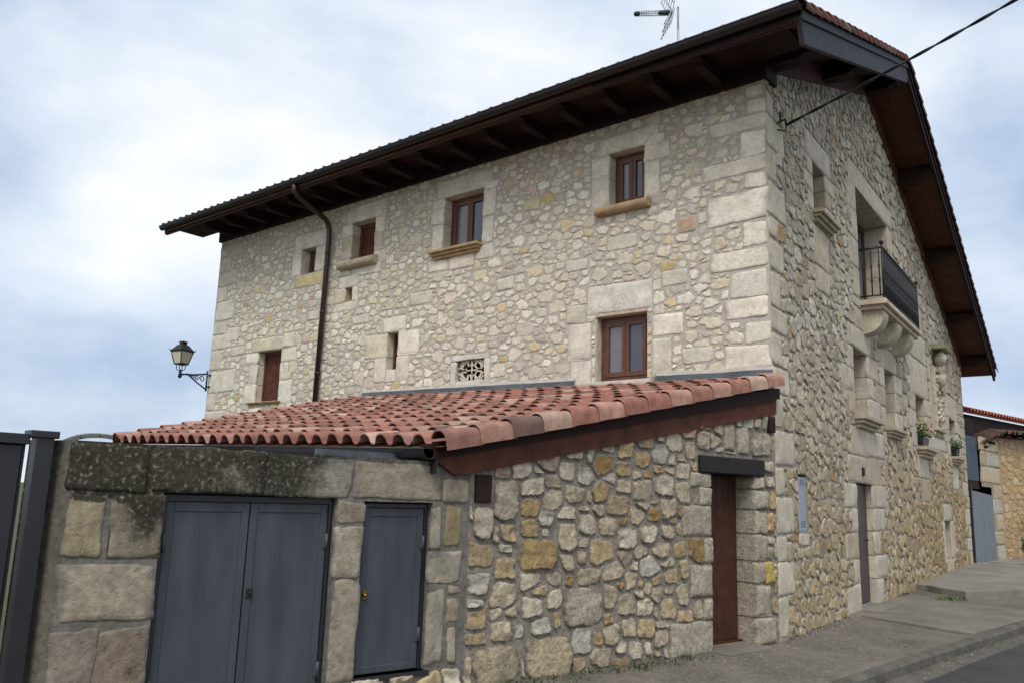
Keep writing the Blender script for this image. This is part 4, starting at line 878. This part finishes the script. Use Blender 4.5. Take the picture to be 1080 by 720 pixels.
def leaf(u0, u1, z0, z1, hinge, lock=None, parent=yard):
    d = -.075; m = MB()
    m.fbox(FW, u0, u1, z0, z1, d - .03, d)
    b_ = .055
    m.fbox(FW, u0 + .002, u0 + b_, z0 + .002, z1 - .002, d, d + .010, bev=.003); m.fbox(FW, u1 - b_, u1 - .002, z0 + .002, z1 - .002, d, d + .010, bev=.003)
    m.fbox(FW, u0 + b_, u1 - b_, z1 - b_ * 1.2, z1 - .002, d, d + .009, bev=.003); m.fbox(FW, u0 + b_, u1 - b_, z0 + .002, z0 + b_, d, d + .009, bev=.003)
    o = put(m, 'steel_door', m_steel, parent)
    hu = u0 if hinge < 0 else u1
    for z_ in (z0 + .26, z1 - .28):
        h = MB(); h.tube([FWp(hu, z_ - .06, d + .018), FWp(hu, z_ + .06, d + .018)], .013, 8); h.fbox(FW, hu - .035 if hinge > 0 else hu, hu if hinge > 0 else hu + .035, z_ - .045, z_ + .045, d + .010, d + .018); put(h, 'hinge', m_steel, o)
    if lock:
        h = MB(); lu, lz, r_, mt_ = lock
        h.fbox(FW, lu - .022, lu + .022, lz - .035, lz + .035, d + .0, d + .022, bev=.006); h.tube([FWp(lu, lz, d + .02), FWp(lu, lz, d + .04)], r_, 10); put(h, 'lock', mt_, o)
    return o
f_ = MB(); 
f_.fbox(FW, dbl[0] + .004, dbl[0] + .03, -.1, 1.54, -.13, -.055); f_.fbox(FW, dbl[1] - .03, dbl[1] - .004, -.1, 1.54, -.13, -.055); f_.fbox(FW, dbl[0] + .03, dbl[1] - .03, 1.50, 1.54, -.13, -.056)
f_.fbox(FW, sml[0] + .004, sml[0] + .022, .2, 1.51, -.13, -.055); f_.fbox(FW, sml[1] - .03, sml[1] - .004, .2, 1.51, -.13, -.055); f_.fbox(FW, sml[0] + .022, sml[1] - .03, 1.48, 1.51, -.13, -.056); f_.fbox(FW, sml[0] - .02, sml[1] + .03, .165, .20, -.2, .03)
put(f_, 'door_frame', m_gate, yard)
mid = -6.48
leaf(dbl[0] + .032, mid - .004, .02, 1.495, -1); leaf(mid + .004, dbl[1] - .032, .02, 1.495, 1, (mid + .045, .86, .012, m_iron)); leaf(sml[0] + .024, sml[1] - .032, .205, 1.475, 1, (sml[0] + .075, .80, .013, m_brass))
q = MB(); q.poly([FWp(-6.9, 1.875, -.05), FWp(-4.9, 1.874, -.10), (-1.05, -4.70, 1.93), (-3.4, -4.72, 1.97), (-4.2, -6.2, 1.93)]); q.fbox(FW, -5.9, -4.62, 1.74, 1.93, -.30, -.26, mi=1)
put(q, 'metal_capping', [m_zinc, m_lead], yard)

# ================================================================== GATE
gate = tag(empty('metal_gate', Vector(FW.p(-8.3, 0))), 'anthracite sheet metal yard gate with square capped post at the left edge', 'gate')
e_ = Vector(FW.p(-7.72, 0, -.12)); ag = R_(84); GD = Vector((-math.cos(ag), -math.sin(ag), 0))
FG = Frame(e_, -GD, (math.sin(ag), -math.cos(ag), 0))
q = MB(); q.fbox(FG, -.185, -.085, -.1, 1.89, -.09, .03); pst = put(q, 'post', m_gate, gate)
q = MB(); q.fbox(FG, -.225, -.06, 1.875, 1.92, -.11, .05, bev=.006); put(q, 'post_cap', m_gate, pst)
q = MB()
x_ = -.245
q.fbox(FG, -3.2, -.225, .0, 1.86, -.055, -.045)
while x_ > -3.1: q.fbox(FG, x_ - .155, x_, .06, 1.83, -.045, -.012, bev=.010); x_ -= .185
put(q, 'panel', m_gate, gate)
for z_ in ((1.83, 1.895), (-.02, .06)): q = MB(); q.fbox(FG, -3.2, -.22, z_[0], z_[1], -.07, .02, bev=.004); put(q, 'rail', m_gate, gate)

# ================================================================== STREET LAMP
lamp = tag(empty('wall_lantern', (-13.1, 0, 3.9)), 'black wrought iron lantern with cream panes on scrolled bracket at the house corner', 'street lamp')
q = MB(); hx, hy = -13.78, -.32
w0 = Vector((-13.08, -.05, 3.93)); dl = Vector((hx, hy, 4.05)) - w0
q.tube([w0 + Vector((0, 0, -.26)), w0 + Vector((0, 0, .20))], .022, 6); q.tube([w0 + Vector((0, 0, .13)), w0 + dl * .5 + Vector((0, 0, .06)), Vector((hx, hy, 4.07))], .022, 6)
q.tube([w0 + Vector((0, 0, -.22)), w0 + dl * .35 + Vector((0, 0, -.10)), w0 + dl * .75 + Vector((0, 0, .06))], .018, 6)
for f0, rr_ in ((.18, .075), (.38, .06), (.54, .045)):
    c_ = w0 + dl * f0 + Vector((0, 0, -.0)); d_ = dl.normalized(); q.tube([c_ + d_ * math.cos(t) * rr_ * (1 - t / 12) + Vector((0, 0, math.sin(t) * rr_ * (1 - t / 12))) for t in [k * .5 for k in range(16)]], .011, 5)
q.tube([w0 + Vector((.02, .02, .10)), w0 + Vector((.14, .08, .10))], .02, 6); q.tube([w0 + Vector((.02, .02, -.16)), w0 + Vector((.14, .08, -.16))], .02, 6)
q.tube([(hx, hy, 3.98), (hx, hy, 4.02), (hx, hy, 4.12), (hx, hy, 4.18)], [.02, .05, .03, .02], 8)
for k in range(4):
    a = R_(45 + 90 * k); q.tube([(hx, hy, 4.13), (hx + .09 * math.cos(a), hy + .09 * math.sin(a), 4.18), (hx + .11 * math.cos(a), hy + .11 * math.sin(a), 4.30)], .010, 5)
put(q, 'bracket', m_iron, lamp)
def frustum(m, z0, r0, z1, r1, col=(.5, .5, .5, 0)):
    vs = [(hx + r * math.cos(R_(45 + 90 * k + 12)), hy + r * math.sin(R_(45 + 90 * k + 12)), z) for z, r in ((z0, r0), (z1, r1)) for k in range(4)]; m.hexa(vs, col)
q = MB(); frustum(q, 4.31, .14, 4.58, .235); put(q, 'lantern_glass', m_lampglass, lamp)
q = MB(); frustum(q, 4.285, .16, 4.315, .155); frustum(q, 4.575, .25, 4.605, .27); frustum(q, 4.605, .26, 4.74, .12); frustum(q, 4.74, .085, 4.80, .08); frustum(q, 4.80, .11, 4.825, .08)
for k in range(4):
    a = R_(45 + 90 * k + 12); q.tube([(hx + .148 * math.cos(a), hy + .148 * math.sin(a), 4.30), (hx + .243 * math.cos(a), hy + .243 * math.sin(a), 4.59)], .012, 5)
    q.tube([(hx + .255 * math.cos(a), hy + .255 * math.sin(a), 4.60), (hx + .29 * math.cos(a), hy + .29 * math.sin(a), 4.63)], .012, 5)
put(q, 'lantern_frame', m_iron, lamp)

# ================================================================== AERIAL, CABLE
ant = tag(empty('television_aerial', (-2.86, 3, 8.9)), 'thin television aerial with splayed reflector on a mast above the eave', 'aerial')
q = MB(); q.tube([(-2.86, 3, 8.7), (-2.86, 3, 10.86)], .022, 8); put(q, 'mast', m_alu, ant)
q = MB(); ad_ = Vector((-.80, -.58, -.03)).normalized(); zt_ = Vector((0, 0, 1)); h0 = Vector((-2.86, 3, 10.74)); sd_ = ad_.cross(zt_).normalized()
for k in (-1, 0, 1): q.tube([h0 + ad_ * .15 + sd_ * .05 * k + zt_ * .09 * k, h0 + ad_ * .74 + zt_ * .04 * k + sd_ * .02 * k], .008, 5)
for i in range(14):
    p = h0 + ad_ * (.3 + i * .033); q.tube([p - sd_ * .10, p + sd_ * .10], .005, 4); q.tube([p - zt_ * .06, p + zt_ * .06], .005, 4)
put(q, 'boom', m_alu, ant)
q = MB()
for sg in (-1, 1):
    for k in range(6):
        b_ = h0 + ad_ * (.10 + .035 * k) + zt_ * sg * (.08 + .06 * k); q.tube([b_ - sd_ * .28, b_ + sd_ * .28], .006, 4)
    for s_ in (-.26, 0, .26): q.tube([h0 + ad_ * .12 + zt_ * sg * .05 + sd_ * s_, h0 + ad_ * .30 + zt_ * sg * .40 + sd_ * s_], .008, 4)
put(q, 'reflector', m_alu, ant)
q = MB(); q.tube([h0 + ad_ * .72, h0 + ad_ * .75, h0 + ad_ * .81, h0 + ad_ * .84], [.02, .05, .05, .02], 8); put(q, 'boom_tip', m_green, ant); q = MB(); q.tube([h0 + ad_ * .12, h0 + ad_ * .18, h0 + ad_ * .32, h0 + ad_ * .38], [.02, .055, .055, .02], 8); put(q, 'dipole_cover', m_green, ant)

cbl = tag(empty('overhead_cable', FB.p(.49, 6.7)), 'black twisted overhead cable running from the corner hook up across the street', 'cable')
c0 = Vector(FB.p(.62, 6.73, .08)); c1 = Vector((2.88, -.15, 7.13)); dcb = (c1 - c0)
q = MB(); ptsA = []; ptsB = []
d_ = dcb.normalized(); s_ = d_.cross(Vector((0, 0, 1))).normalized(); u_ = s_.cross(d_)
for i in range(161):
    t = i / 160 * 2.6; p = c0 + dcb * t - Vector((0, 0, .035 * math.sin(min(t, 1.3) / 1.3 * math.pi) if t < 1.3 else 0)); w_ = i * .42
    ptsA.append(p + (s_ * math.cos(w_) + u_ * math.sin(w_)) * .010); ptsB.append(p - (s_ * math.cos(w_) + u_ * math.sin(w_)) * .010)
q.tube(ptsA, .011, 6); q.tube(ptsB, .011, 6); put(q, 'twisted_wires', m_iron, cbl)
q = MB(); q.tube([FB.p(.44, 6.86, .05), FB.p(.44, 6.72, .06), FB.p(.44, 6.70, .0)], .014, 6); q.tube([FB.p(.44, 6.72, .06), FB.p(.52, 6.77, .10), c0], .016, 6); q.tube([FB.p(.42, 6.60, .01), FB.p(.52, 6.60, .09), FB.p(.58, 6.68, .09), c0], .010, 6); put(q, 'wall_hook', m_iron, cbl)

# ================================================================== FLOWER POTS
def leafquad(m, c, sz, col):
    a = Vector((rnd.gauss(0, 1), rnd.gauss(0, 1), rnd.gauss(0, .6))).normalized(); b = a.cross(Vector((rnd.gauss(0, 1), rnd.gauss(0, 1), rnd.gauss(0, 1)))).normalized(); c = Vector(c); n_ = a.cross(b) * sz * .2
    m.add([c - a * sz * .5, c + b * sz * .28 + n_, c + a * sz * .5, c - b * sz * .28 + n_], [(0, 1, 2, 3)], tuple(col) + (0,))
def pot(s, z, label, cols, wd=.5):
    t = tag(empty('flower_pot', FB.p(s, z, .02)), label, 'flower pot')
    q = MB(); q.hexa([FB.p(s - wd / 2 + .03, z, -.08), FB.p(s - wd / 2 + .03, z, .10), FB.p(s + wd / 2 - .03, z, .10), FB.p(s + wd / 2 - .03, z, -.08), FB.p(s - wd / 2, z + .2, -.11), FB.p(s - wd / 2, z + .2, .13), FB.p(s + wd / 2, z + .2, .13), FB.p(s + wd / 2, z + .2, -.11)]); put(q, 'planter', m_gate, t)
    q = MB()
    for i in range(260):
        c = FB.p(s + rnd.gauss(0, wd * .28), z + .2 + abs(rnd.gauss(0, .13)), .02 + rnd.gauss(0, .09)); leafquad(q, c, rnd.uniform(.05, .10), jit((.06, .12, .025), .4))
    put(q, 'foliage', m_leaf, t)
    q = MB()
    for i in range(70):
        c = FB.p(s + rnd.gauss(0, wd * .3), z + .3 + abs(rnd.gauss(0, .11)), .04 + rnd.gauss(0, .1)); leafquad(q, c, .055, jit(rnd.choice(cols), .1))
    put(q, 'blossoms', m_leaf, t)
pot(9.85, 2.93, 'black planter of white and crimson flowers on the sill of the nearer ground floor window', [(.7, .68, .66), (.7, .68, .66), (.35, .03, .06)], .7)
pot(14.6, 2.97, 'small dark planter with only white flowers on the sill of the far end window', [(.7, .68, .68)], .5)

# ================================================================== NEIGHBOUR
nb = tag(empty('neighbouring_barn', (-.9, 19, 0)), 'ochre stone barn with ragged red tile roof beyond the house', 'barn')
P1, P2, P3 = Vector((-1.02, 17.05, 0)), Vector((-.80, 20.5, 0)), Vector((3.0, 28.5, 0))
F1 = Frame(P1, (P2 - P1), Vector(((P2 - P1).y, -(P2 - P1).x, 0))); F2 = Frame(P2, (P3 - P2), Vector(((P3 - P2).y, -(P3 - P2).x, 0)))
l1 = (P2 - P1).length; l2 = (P3 - P2).length
w = MB(); TN = [(3, (.42, .31, .19)), (2, (.38, .27, .15)), (2, (.45, .36, .24))]
core(w, F2, (0, l2), (0, 4.0), [], .2, (.36, .27, .17), 0, step=1); core(w, F1, (2.28, l1), (0, 2.3), [], .2, (.33, .29, .23), 0); core(w, F1, (1.2, l1), (2.3, 4.0), [], .2, (.33, .29, .23), 0, top=lambda u: 3.2 + .25 * u)
rubble(w, F2, .1, l2, 0, 3.9, [], .27, 1.25, .03, .014, lambda u, z: jit(pick(TN), .12), .06, rough=.9, wob=.25, blocky=1.6, shrink=(.78, 1.04), smear=(.37, .285, .18))
z = .02; i = 0
while z < 3.7:
    h = rnd.uniform(.38, .55); ashlar(w, F1, (2.3 if i % 2 else 2.55) if z < 2.0 else (1.22 if i % 2 else 1.8), l1 - .01, z + .01, min(z + h - .01, 3.9), jit((.47, .40, .28) if i % 3 else (.46, .44, .38), .08), d1=.02, step=.08, wobble=.03, wob=.06, smear=(.36, .32, .25))
    if z > 2.0 and i % 2 == 0: ashlar(w, F1, 1.22, 1.77, z + .01, min(z + h - .01, 3.9), jit((.46, .38, .26), .08), d1=.02, step=.08, wob=.06)
    z += h; i += 1
w.poly([P2, P2 + Vector((-6, 0, 0)), P2 + Vector((-6, 0, 4)), P2 + Vector((0, 0, 4))], (.3, .25, .2, 0))
put(w, 'wall', m_stone, nb)
q = MB(); 
for i in range(5): q.fbox(F1, .0 + .235 * i, .23 + .235 * i, 2.45, 3.75, -.1, -.05, bev=.01)
put(q, 'shutter', mat('slate_blue_boards', (.055, .085, .115), rough=.7, bump=.2), nb)
q = MB(); q.fbox(F1, -.1, 1.19, 2.22, 2.44, -.25, -.06); q.fbox(F1, -.1, 2.4, 0, 4.4, -.5, -.4); put(q, 'lintel', m_wood, nb)
# lower roof, ragged, climbing away from the street
q = MB(); ev = [(-1.25, 16.9, 3.12), (-.55, 20.3, 3.98), (3.4, 28.4, 4.02)]; up = [(-6, 19, 4.4), (-6, 23, 5.2), (-4, 32, 5.2)]
for i in range(2):
    a, b = Vector(ev[i]), Vector(ev[i + 1]); c_, d_ = Vector(up[i]), Vector(up[i + 1]); n_ = int((b - a).length / .24)
    q.poly([a, b, d_, c_], (.05, .03, .02, 0), 1)
    for k in range(n_):
        o0 = a.lerp(b, (k + .5) / n_); t0 = c_.lerp(d_, (k + .5) / n_); ax = (t0 - o0).normalized(); la = (b - a).normalized(); nn = la.cross(ax); nn = (nn if nn.z > 0 else -nn).normalized()
        for r in range(4): tile(q, o0 + ax * (.40 * (r + 1) + rnd.uniform(-.05, .05)) + nn * .03, -ax, la, nn, .44, .24, .08, .03, jit(pick([(3, (.17, .075, .055)), (2, (.14, .07, .055)), (2, (.09, .065, .055))]), .2), n=6, mossv=rnd.choice([.3, .5, .65]))
    for k in range(int((b - a).length / .6)):
        o0 = a.lerp(b, (k + .3) / int((b - a).length / .6 + 1)) + Vector((0, 0, -.08)); t0 = o0 + (c_ - a).normalized() * 1.2; q.tube([o0 + (o0 - t0).normalized() * .06, t0], .05, 6, (.08, .05, .04, 0), 1)
put(q, 'roof', [m_tile, m_wood], nb)
back = tag(empty('barn_behind', (-1.5, 18.5, 0)), 'dark boarded shed with straight red tile roof rising behind the barn', 'shed')
dv = Vector((.2, .98, 0)); b0 = Vector((-1.55, 18.3, 0)); b1 = b0 + dv * 14; q = MB()
nv = Vector((-.98, .2, 0))
q.hexa([b0, b0 + nv * 5, b1 + nv * 5, b1, b0 + Vector((0, 0, 4.55)), b0 + nv * 5 + Vector((0, 0, 4.55)), b1 + nv * 5 + Vector((0, 0, 4.55)), b1 + Vector((0, 0, 4.55))]); put(q, 'wall', m_wood, back)
q = MB()
for k in range(60):
    o0 = b0 + dv * (k * .24 - .2) - nv * .2 + Vector((0, 0, 4.62)); ax = (nv + Vector((0, 0, .3))).normalized(); la = dv.normalized(); nn = la.cross(ax); nn = (nn if nn.z > 0 else -nn).normalized()
    for r in range(3): tile(q, o0 + ax * .4 * (r + 1), -ax, la, nn, .44, .24, .08, .03, jit((.30, .09, .06), .2), n=6)
q.hexa([b0 - dv * .3 - nv * .2 + Vector((0, 0, 4.54)), b0 - dv * .3 + nv * 1.5 + Vector((0, 0, 5.0)), b1 + nv * 1.5 + Vector((0, 0, 5.0)), b1 - nv * .2 + Vector((0, 0, 4.54)), b0 - dv * .3 - nv * .2 + Vector((0, 0, 4.60)), b0 - dv * .3 + nv * 1.5 + Vector((0, 0, 5.08)), b1 + nv * 1.5 + Vector((0, 0, 5.08)), b1 - nv * .2 + Vector((0, 0, 4.60))], (.2, .08, .05, 0))
put(q, 'roof', m_tile, back)
bg_ = tag(empty('blue_gate', (-.95, 18, 0)), 'blue grey sheet metal gate standing between house corner and barn', 'gate')
q = MB(); q.hexa([F1.p(.0, .10, -.03), F1.p(.0, .10, .01), F1.p(2.26, .12, .01), F1.p(2.26, .12, -.03), F1.p(.0, 2.16, -.03), F1.p(.0, 2.16, .01), F1.p(2.26, 2.06, .01), F1.p(2.26, 2.06, -.03)])
for a_, b_ in ((.0, .06), (1.10, 1.14), (2.20, 2.26)): q.fbox(F1, a_ + .004, b_ - .004, .13, 2.04, .01, .02, bev=.003)
put(q, 'leaf', m_blue, bg_)
q = MB(); q.fbox(F1, -.07, -.005, .02, 2.26, -.06, .02); put(q, 'post', m_gate, bg_)

# ================================================================== POLYTUNNEL hoops over the wall
pt_ = tag(empty('hoop_frame', (-8.85, -4.1, 0)), 'low arched hoop frame with fine netting showing above the yard wall', 'net frame')
q = MB(); qn = MB(); c_ = Vector((-8.85, -4.15, 0)); hd = Vector((.42, .90, 0)).normalized(); pr = Vector((-.9, .42, 0)).normalized()
def hoop(k, t): return c_ + pr * (k - .3) + hd * (.62 * math.cos(t)) + Vector((0, 0, 1.86 + .44 * max(0, math.sin(t)) ** .8))
for k in (0, .5, 1.0): q.tube([hoop(k, math.pi * i / 20) for i in range(21)], .014, 6); q.tube([hoop(k, 0), hoop(k, 0) - Vector((0, 0, 2))], .014, 6); q.tube([hoop(k, math.pi), hoop(k, math.pi) - Vector((0, 0, 2))], .014, 6)
for t in (.5, 1.1, 1.57, 2.0, 2.6): q.tube([hoop(0, t), hoop(1, t)], .010, 5)
put(q, 'hoops', m_net, pt_)
for i in range(1, 40): t = math.pi * i / 40; qn.tube([hoop(0, t), hoop(1, t)], .003, 3)
for k in range(21): qn.tube([hoop(k / 20, math.pi * i / 16) for i in range(17)], .003, 3)
put(qn, 'net', m_net, pt_)

# ================================================================== GROUND
def sheet(name, pts, m, z=None, sub=0):
    q = MB(); q.poly([(p[0], p[1], p[2] if len(p) > 2 else z) for p in pts]); o = q.build(name, m); tag(o, kind='structure'); return o
sheet('ground', [(-400, -400), (400, -400), (400, 400), (-400, 400)], m_soil, -.20)
KL = [(.55, -13.0), (.95, -6.0), (1.22, -1.7), (1.36, .0), (1.56, 2.3), (1.85, 4.9), (2.45, 9.0), (3.6, 15), (6.0, 24), (9, 36)]
q = MB(); 
road = [(KL[0][0], -40)] + KL + [(14, 60), (40, 60), (40, -40)]
sheet('road', [(x + .05, y) for x, y in road], m_asph, -.125)
# pavement, a little uneven, running under the walls
q = MB(); nu, nv_ = 14, 90
ys = [-13 + 49 * i / nv_ for i in range(nv_ + 1)]
def kx(y):
    for a, b in zip(KL, KL[1:]):
        if a[1] <= y <= b[1]: return a[0] + (b[0] - a[0]) * (y - a[1]) / (b[1] - a[1])
    return KL[-1][0]
vs = []; fs = []
for y in ys:
    for i in range(nu + 1):
        t = i / nu; x = -3.5 + (kx(y) + 3.5) * (1 - (1 - t) ** 1.6)
        vs.append((x, y, .012 * noise.noise(Vector((x * 1.3, y * 1.3, 0))) + .006 * noise.noise(Vector((x * 5, y * 5, 2))) + .03 * max(0, min(1, (-x + .9) / 1.5)) - .015))
for j in range(nv_):
    for i in range(nu): k = j * (nu + 1) + i; fs.append((k, k + 1, k + nu + 2, k + nu + 1))
q.add(vs, fs, (.5, .5, .5, 0), 0, True); tag(q.build('pavement', m_pave), kind='structure')
q = MB()
for a, b in zip(KL, KL[1:]):
    d = Vector((b[0] - a[0], b[1] - a[1], 0)); ln = d.length; n_ = max(1, int(ln / .95)); d.normalize(); s_ = Vector((d.y, -d.x, 0))
    for i in range(n_):
        p0 = Vector((a[0], a[1], 0)) + d * (ln * i / n_ + .006); p1 = Vector((a[0], a[1], 0)) + d * (ln * (i + 1) / n_ - .006); h = rnd.uniform(-.006, .006)
        sec = [(-.06, -.2), (.05, -.2), (.045, -.03), (.02, .002), (-.06, .006)]
        vs = [p0 + s_ * u + Vector((0, 0, z_ + h)) for u, z_ in sec] + [p1 + s_ * u + Vector((0, 0, z_ + h)) for u, z_ in sec]
        q.add(vs, [(i_, (i_ + 1) % 5, 5 + (i_ + 1) % 5, 5 + i_) for i_ in range(5)] + [(0, 1, 2, 3, 4), (9, 8, 7, 6, 5)])
tag(q.build('kerb', m_kerb), kind='structure')
q = MB()
for a, b in zip(KL, KL[1:]):
    q.hexa([(a[0] + .05, a[1], -.2), (a[0] + .30, a[1], -.2), (b[0] + .30, b[1], -.2), (b[0] + .05, b[1], -.2), (a[0] + .05, a[1], -.115), (a[0] + .30, a[1], -.118), (b[0] + .30, b[1], -.118), (b[0] + .05, b[1], -.115)])
tag(q.build('road_gutter', m_kerb), kind='structure')
def slab(name, pts, z0, z1, m, b=.012):
    q = MB(); n_ = len(pts); cx = sum(p[0] for p in pts) / n_; cy = sum(p[1] for p in pts) / n_
    vs = [(x, y, z0) for x, y in pts] + [(x, y, z1 - b) for x, y in pts] + [(x + (cx - x) * b / max(.2, abs(cx - x) + abs(cy - y)), y + (cy - y) * b / max(.2, abs(cx - x) + abs(cy - y)), z1) for x, y in pts]
    fs = [tuple(range(2 * n_, 3 * n_))] + [(r * n_ + i, r * n_ + (i + 1) % n_, (r + 1) * n_ + (i + 1) % n_, (r + 1) * n_ + i) for r in range(2) for i in range(n_)]
    q.add(vs, fs); return tag(q.build(name, m), kind='structure')
m_conc2 = ground_mat('concrete_patch', (.12, .11, .095), (.205, .19, .166), (.22, .205, .18), 1.1, 45)
slab('pavement_slab', [(-.6, 3.35), (-.05, 3.3), (1.50, 2.75), (1.72, 4.6), (1.95, 6.4), (-.25, 6.6), (-.7, 6.5)], -.02, .024, m_conc2)
slab('doorstep', [(-.75, 3.9), (.06, 3.95), (.05, 4.95), (-.8, 5.0)], -.02, .048, m_conc)
slab('doorstep', [(-.75, -1.22), (-.02, -1.32), (.12, -.50), (-.6, -.40)], -.02, .036, m_conc2)
slab('ramp', [(-.9, 8.55), (-.30, 8.3), (.05, 7.95), (.50, 7.65), (.9, 8.3), (1.5, 10.4), (2.6, 14.5), (4.4, 22), (3.2, 28), (-.6, 20.4), (-1.4, 17.2)], -.02, .13, m_conc)
slab('ramp', [(-.78, 17.5), (1.2, 17.4), (3.6, 20.0), (3.0, 28), (-.5, 20.6)], .1, .17, m_conc)

# weeds and moss tufts along the wall foot
q = MB()
def tuft(c, n_, h, col):
    for i in range(n_):
        a = rnd.uniform(0, 6.28); o = Vector(c) + Vector((rnd.gauss(0, .05), rnd.gauss(0, .07), 0)); tip = o + Vector((math.cos(a) * h * .6, math.sin(a) * h * .6, h * rnd.uniform(.4, 1))); s_ = Vector((-math.sin(a), math.cos(a), 0)) * h * .10
        md = o.lerp(tip, .5) + Vector((0, 0, h * .15)); q.add([o - s_ * .5, o + s_ * .5, md + s_, md - s_, tip], [(0, 1, 2, 3), (3, 2, 4)], jit(col, .35) + (0,))
for i in range(70):
    s = rnd.uniform(1.5, 4.6); tuft(FW.p(-s, .0, rnd.uniform(.02, .16) + abs(rnd.gauss(0, .05))), 7, rnd.uniform(.03, .07), (.05, .075, .02))
for (x, y) in ((.30, 7.2), (.42, 7.05), (.22, 6.95), (.55, 7.2)): tuft((x, y, .0), 26, .08, (.07, .12, .03))
for i in range(26): y = rnd.uniform(-1, 7.5); tuft((kx(y) + .06, y, -.11), 6, .045, (.06, .085, .025))
for i in range(150):
    s = rnd.uniform(2.0, 4.5); d_ = abs(rnd.gauss(0, .16)); tuft(FW.p(-s, .015, .04 + d_), 5, rnd.uniform(.015, .035), (.045, .062, .02))
for i in range(24): tuft(FB.p(rnd.uniform(.2, 3.0), .01, rnd.uniform(.03, .1)), 5, .035, (.06, .07, .025))
o = q.build('weeds', m_leaf); tag(o, 'small green weeds along the foot of the walls and the kerb', 'weeds', kind='stuff')
# grit and crumbs of mortar along the wall foot and the kerb
q = MB()
def grit(x, y, z, r):
    vs = [(x + r * a * rnd.uniform(.7, 1.3), y + r * b * rnd.uniform(.7, 1.3), z + r * c * .7) for a, b, c in ((1, 0, 0), (0, 1, 0), (-1, 0, 0), (0, -1, 0), (0, 0, 1))]
    q.add(vs, [(0, 1, 4), (1, 2, 4), (2, 3, 4), (3, 0, 4)], jit((.20, .18, .15), .4) + (0,))
for i in range(420):
    k = rnd.random()
    if k < .45: p = FW.p(-rnd.uniform(.1, 4.5), 0, .03 + abs(rnd.gauss(0, .22)))
    elif k < .8: p = FB.p(rnd.uniform(.1, 8), 0, .03 + abs(rnd.gauss(0, .25)))
    else: y = rnd.uniform(-3, 10); p = (kx(y) + .12 + abs(rnd.gauss(0, .1)), y, -.12)
    grit(p[0], p[1], (-.116 if k >= .8 else .006), rnd.uniform(.006, .02))
tag(q.build('gravel', m_leaf), 'loose grit scattered along the foot of the walls and in the gutter', 'gravel', kind='stuff')
# shrub at the barn wall
sh = tag(empty('shrub', (0.35, 21.7, .1)), 'loose green shrub growing at the foot of the ochre barn wall', 'shrub')
q = MB(); c_ = Vector(F2.p(1.0, .1, .28))
for i in range(1500):
    v = Vector((rnd.gauss(0, 1), rnd.gauss(0, 1), rnd.gauss(0, 1))).normalized() * rnd.uniform(.3, 1) ** .5; p = c_ + Vector((v.x * .36, v.y * .40, .62 + v.z * .66))
    if noise.noise(p * 2.2) < -.05: continue
    leafquad(q, p, rnd.uniform(.06, .12), jit((.045, .08, .022), .4))
put(q, 'foliage', m_leaf, sh)
q = MB()
for i in range(7): q.tube([c_, c_ + Vector((rnd.uniform(-.2, .2), rnd.uniform(-.2, .2), .6)), c_ + Vector((rnd.uniform(-.4, .4), rnd.uniform(-.5, .5), 1.2))], [.02, .014, .006], 5)
put(q, 'stem', m_wood, sh)
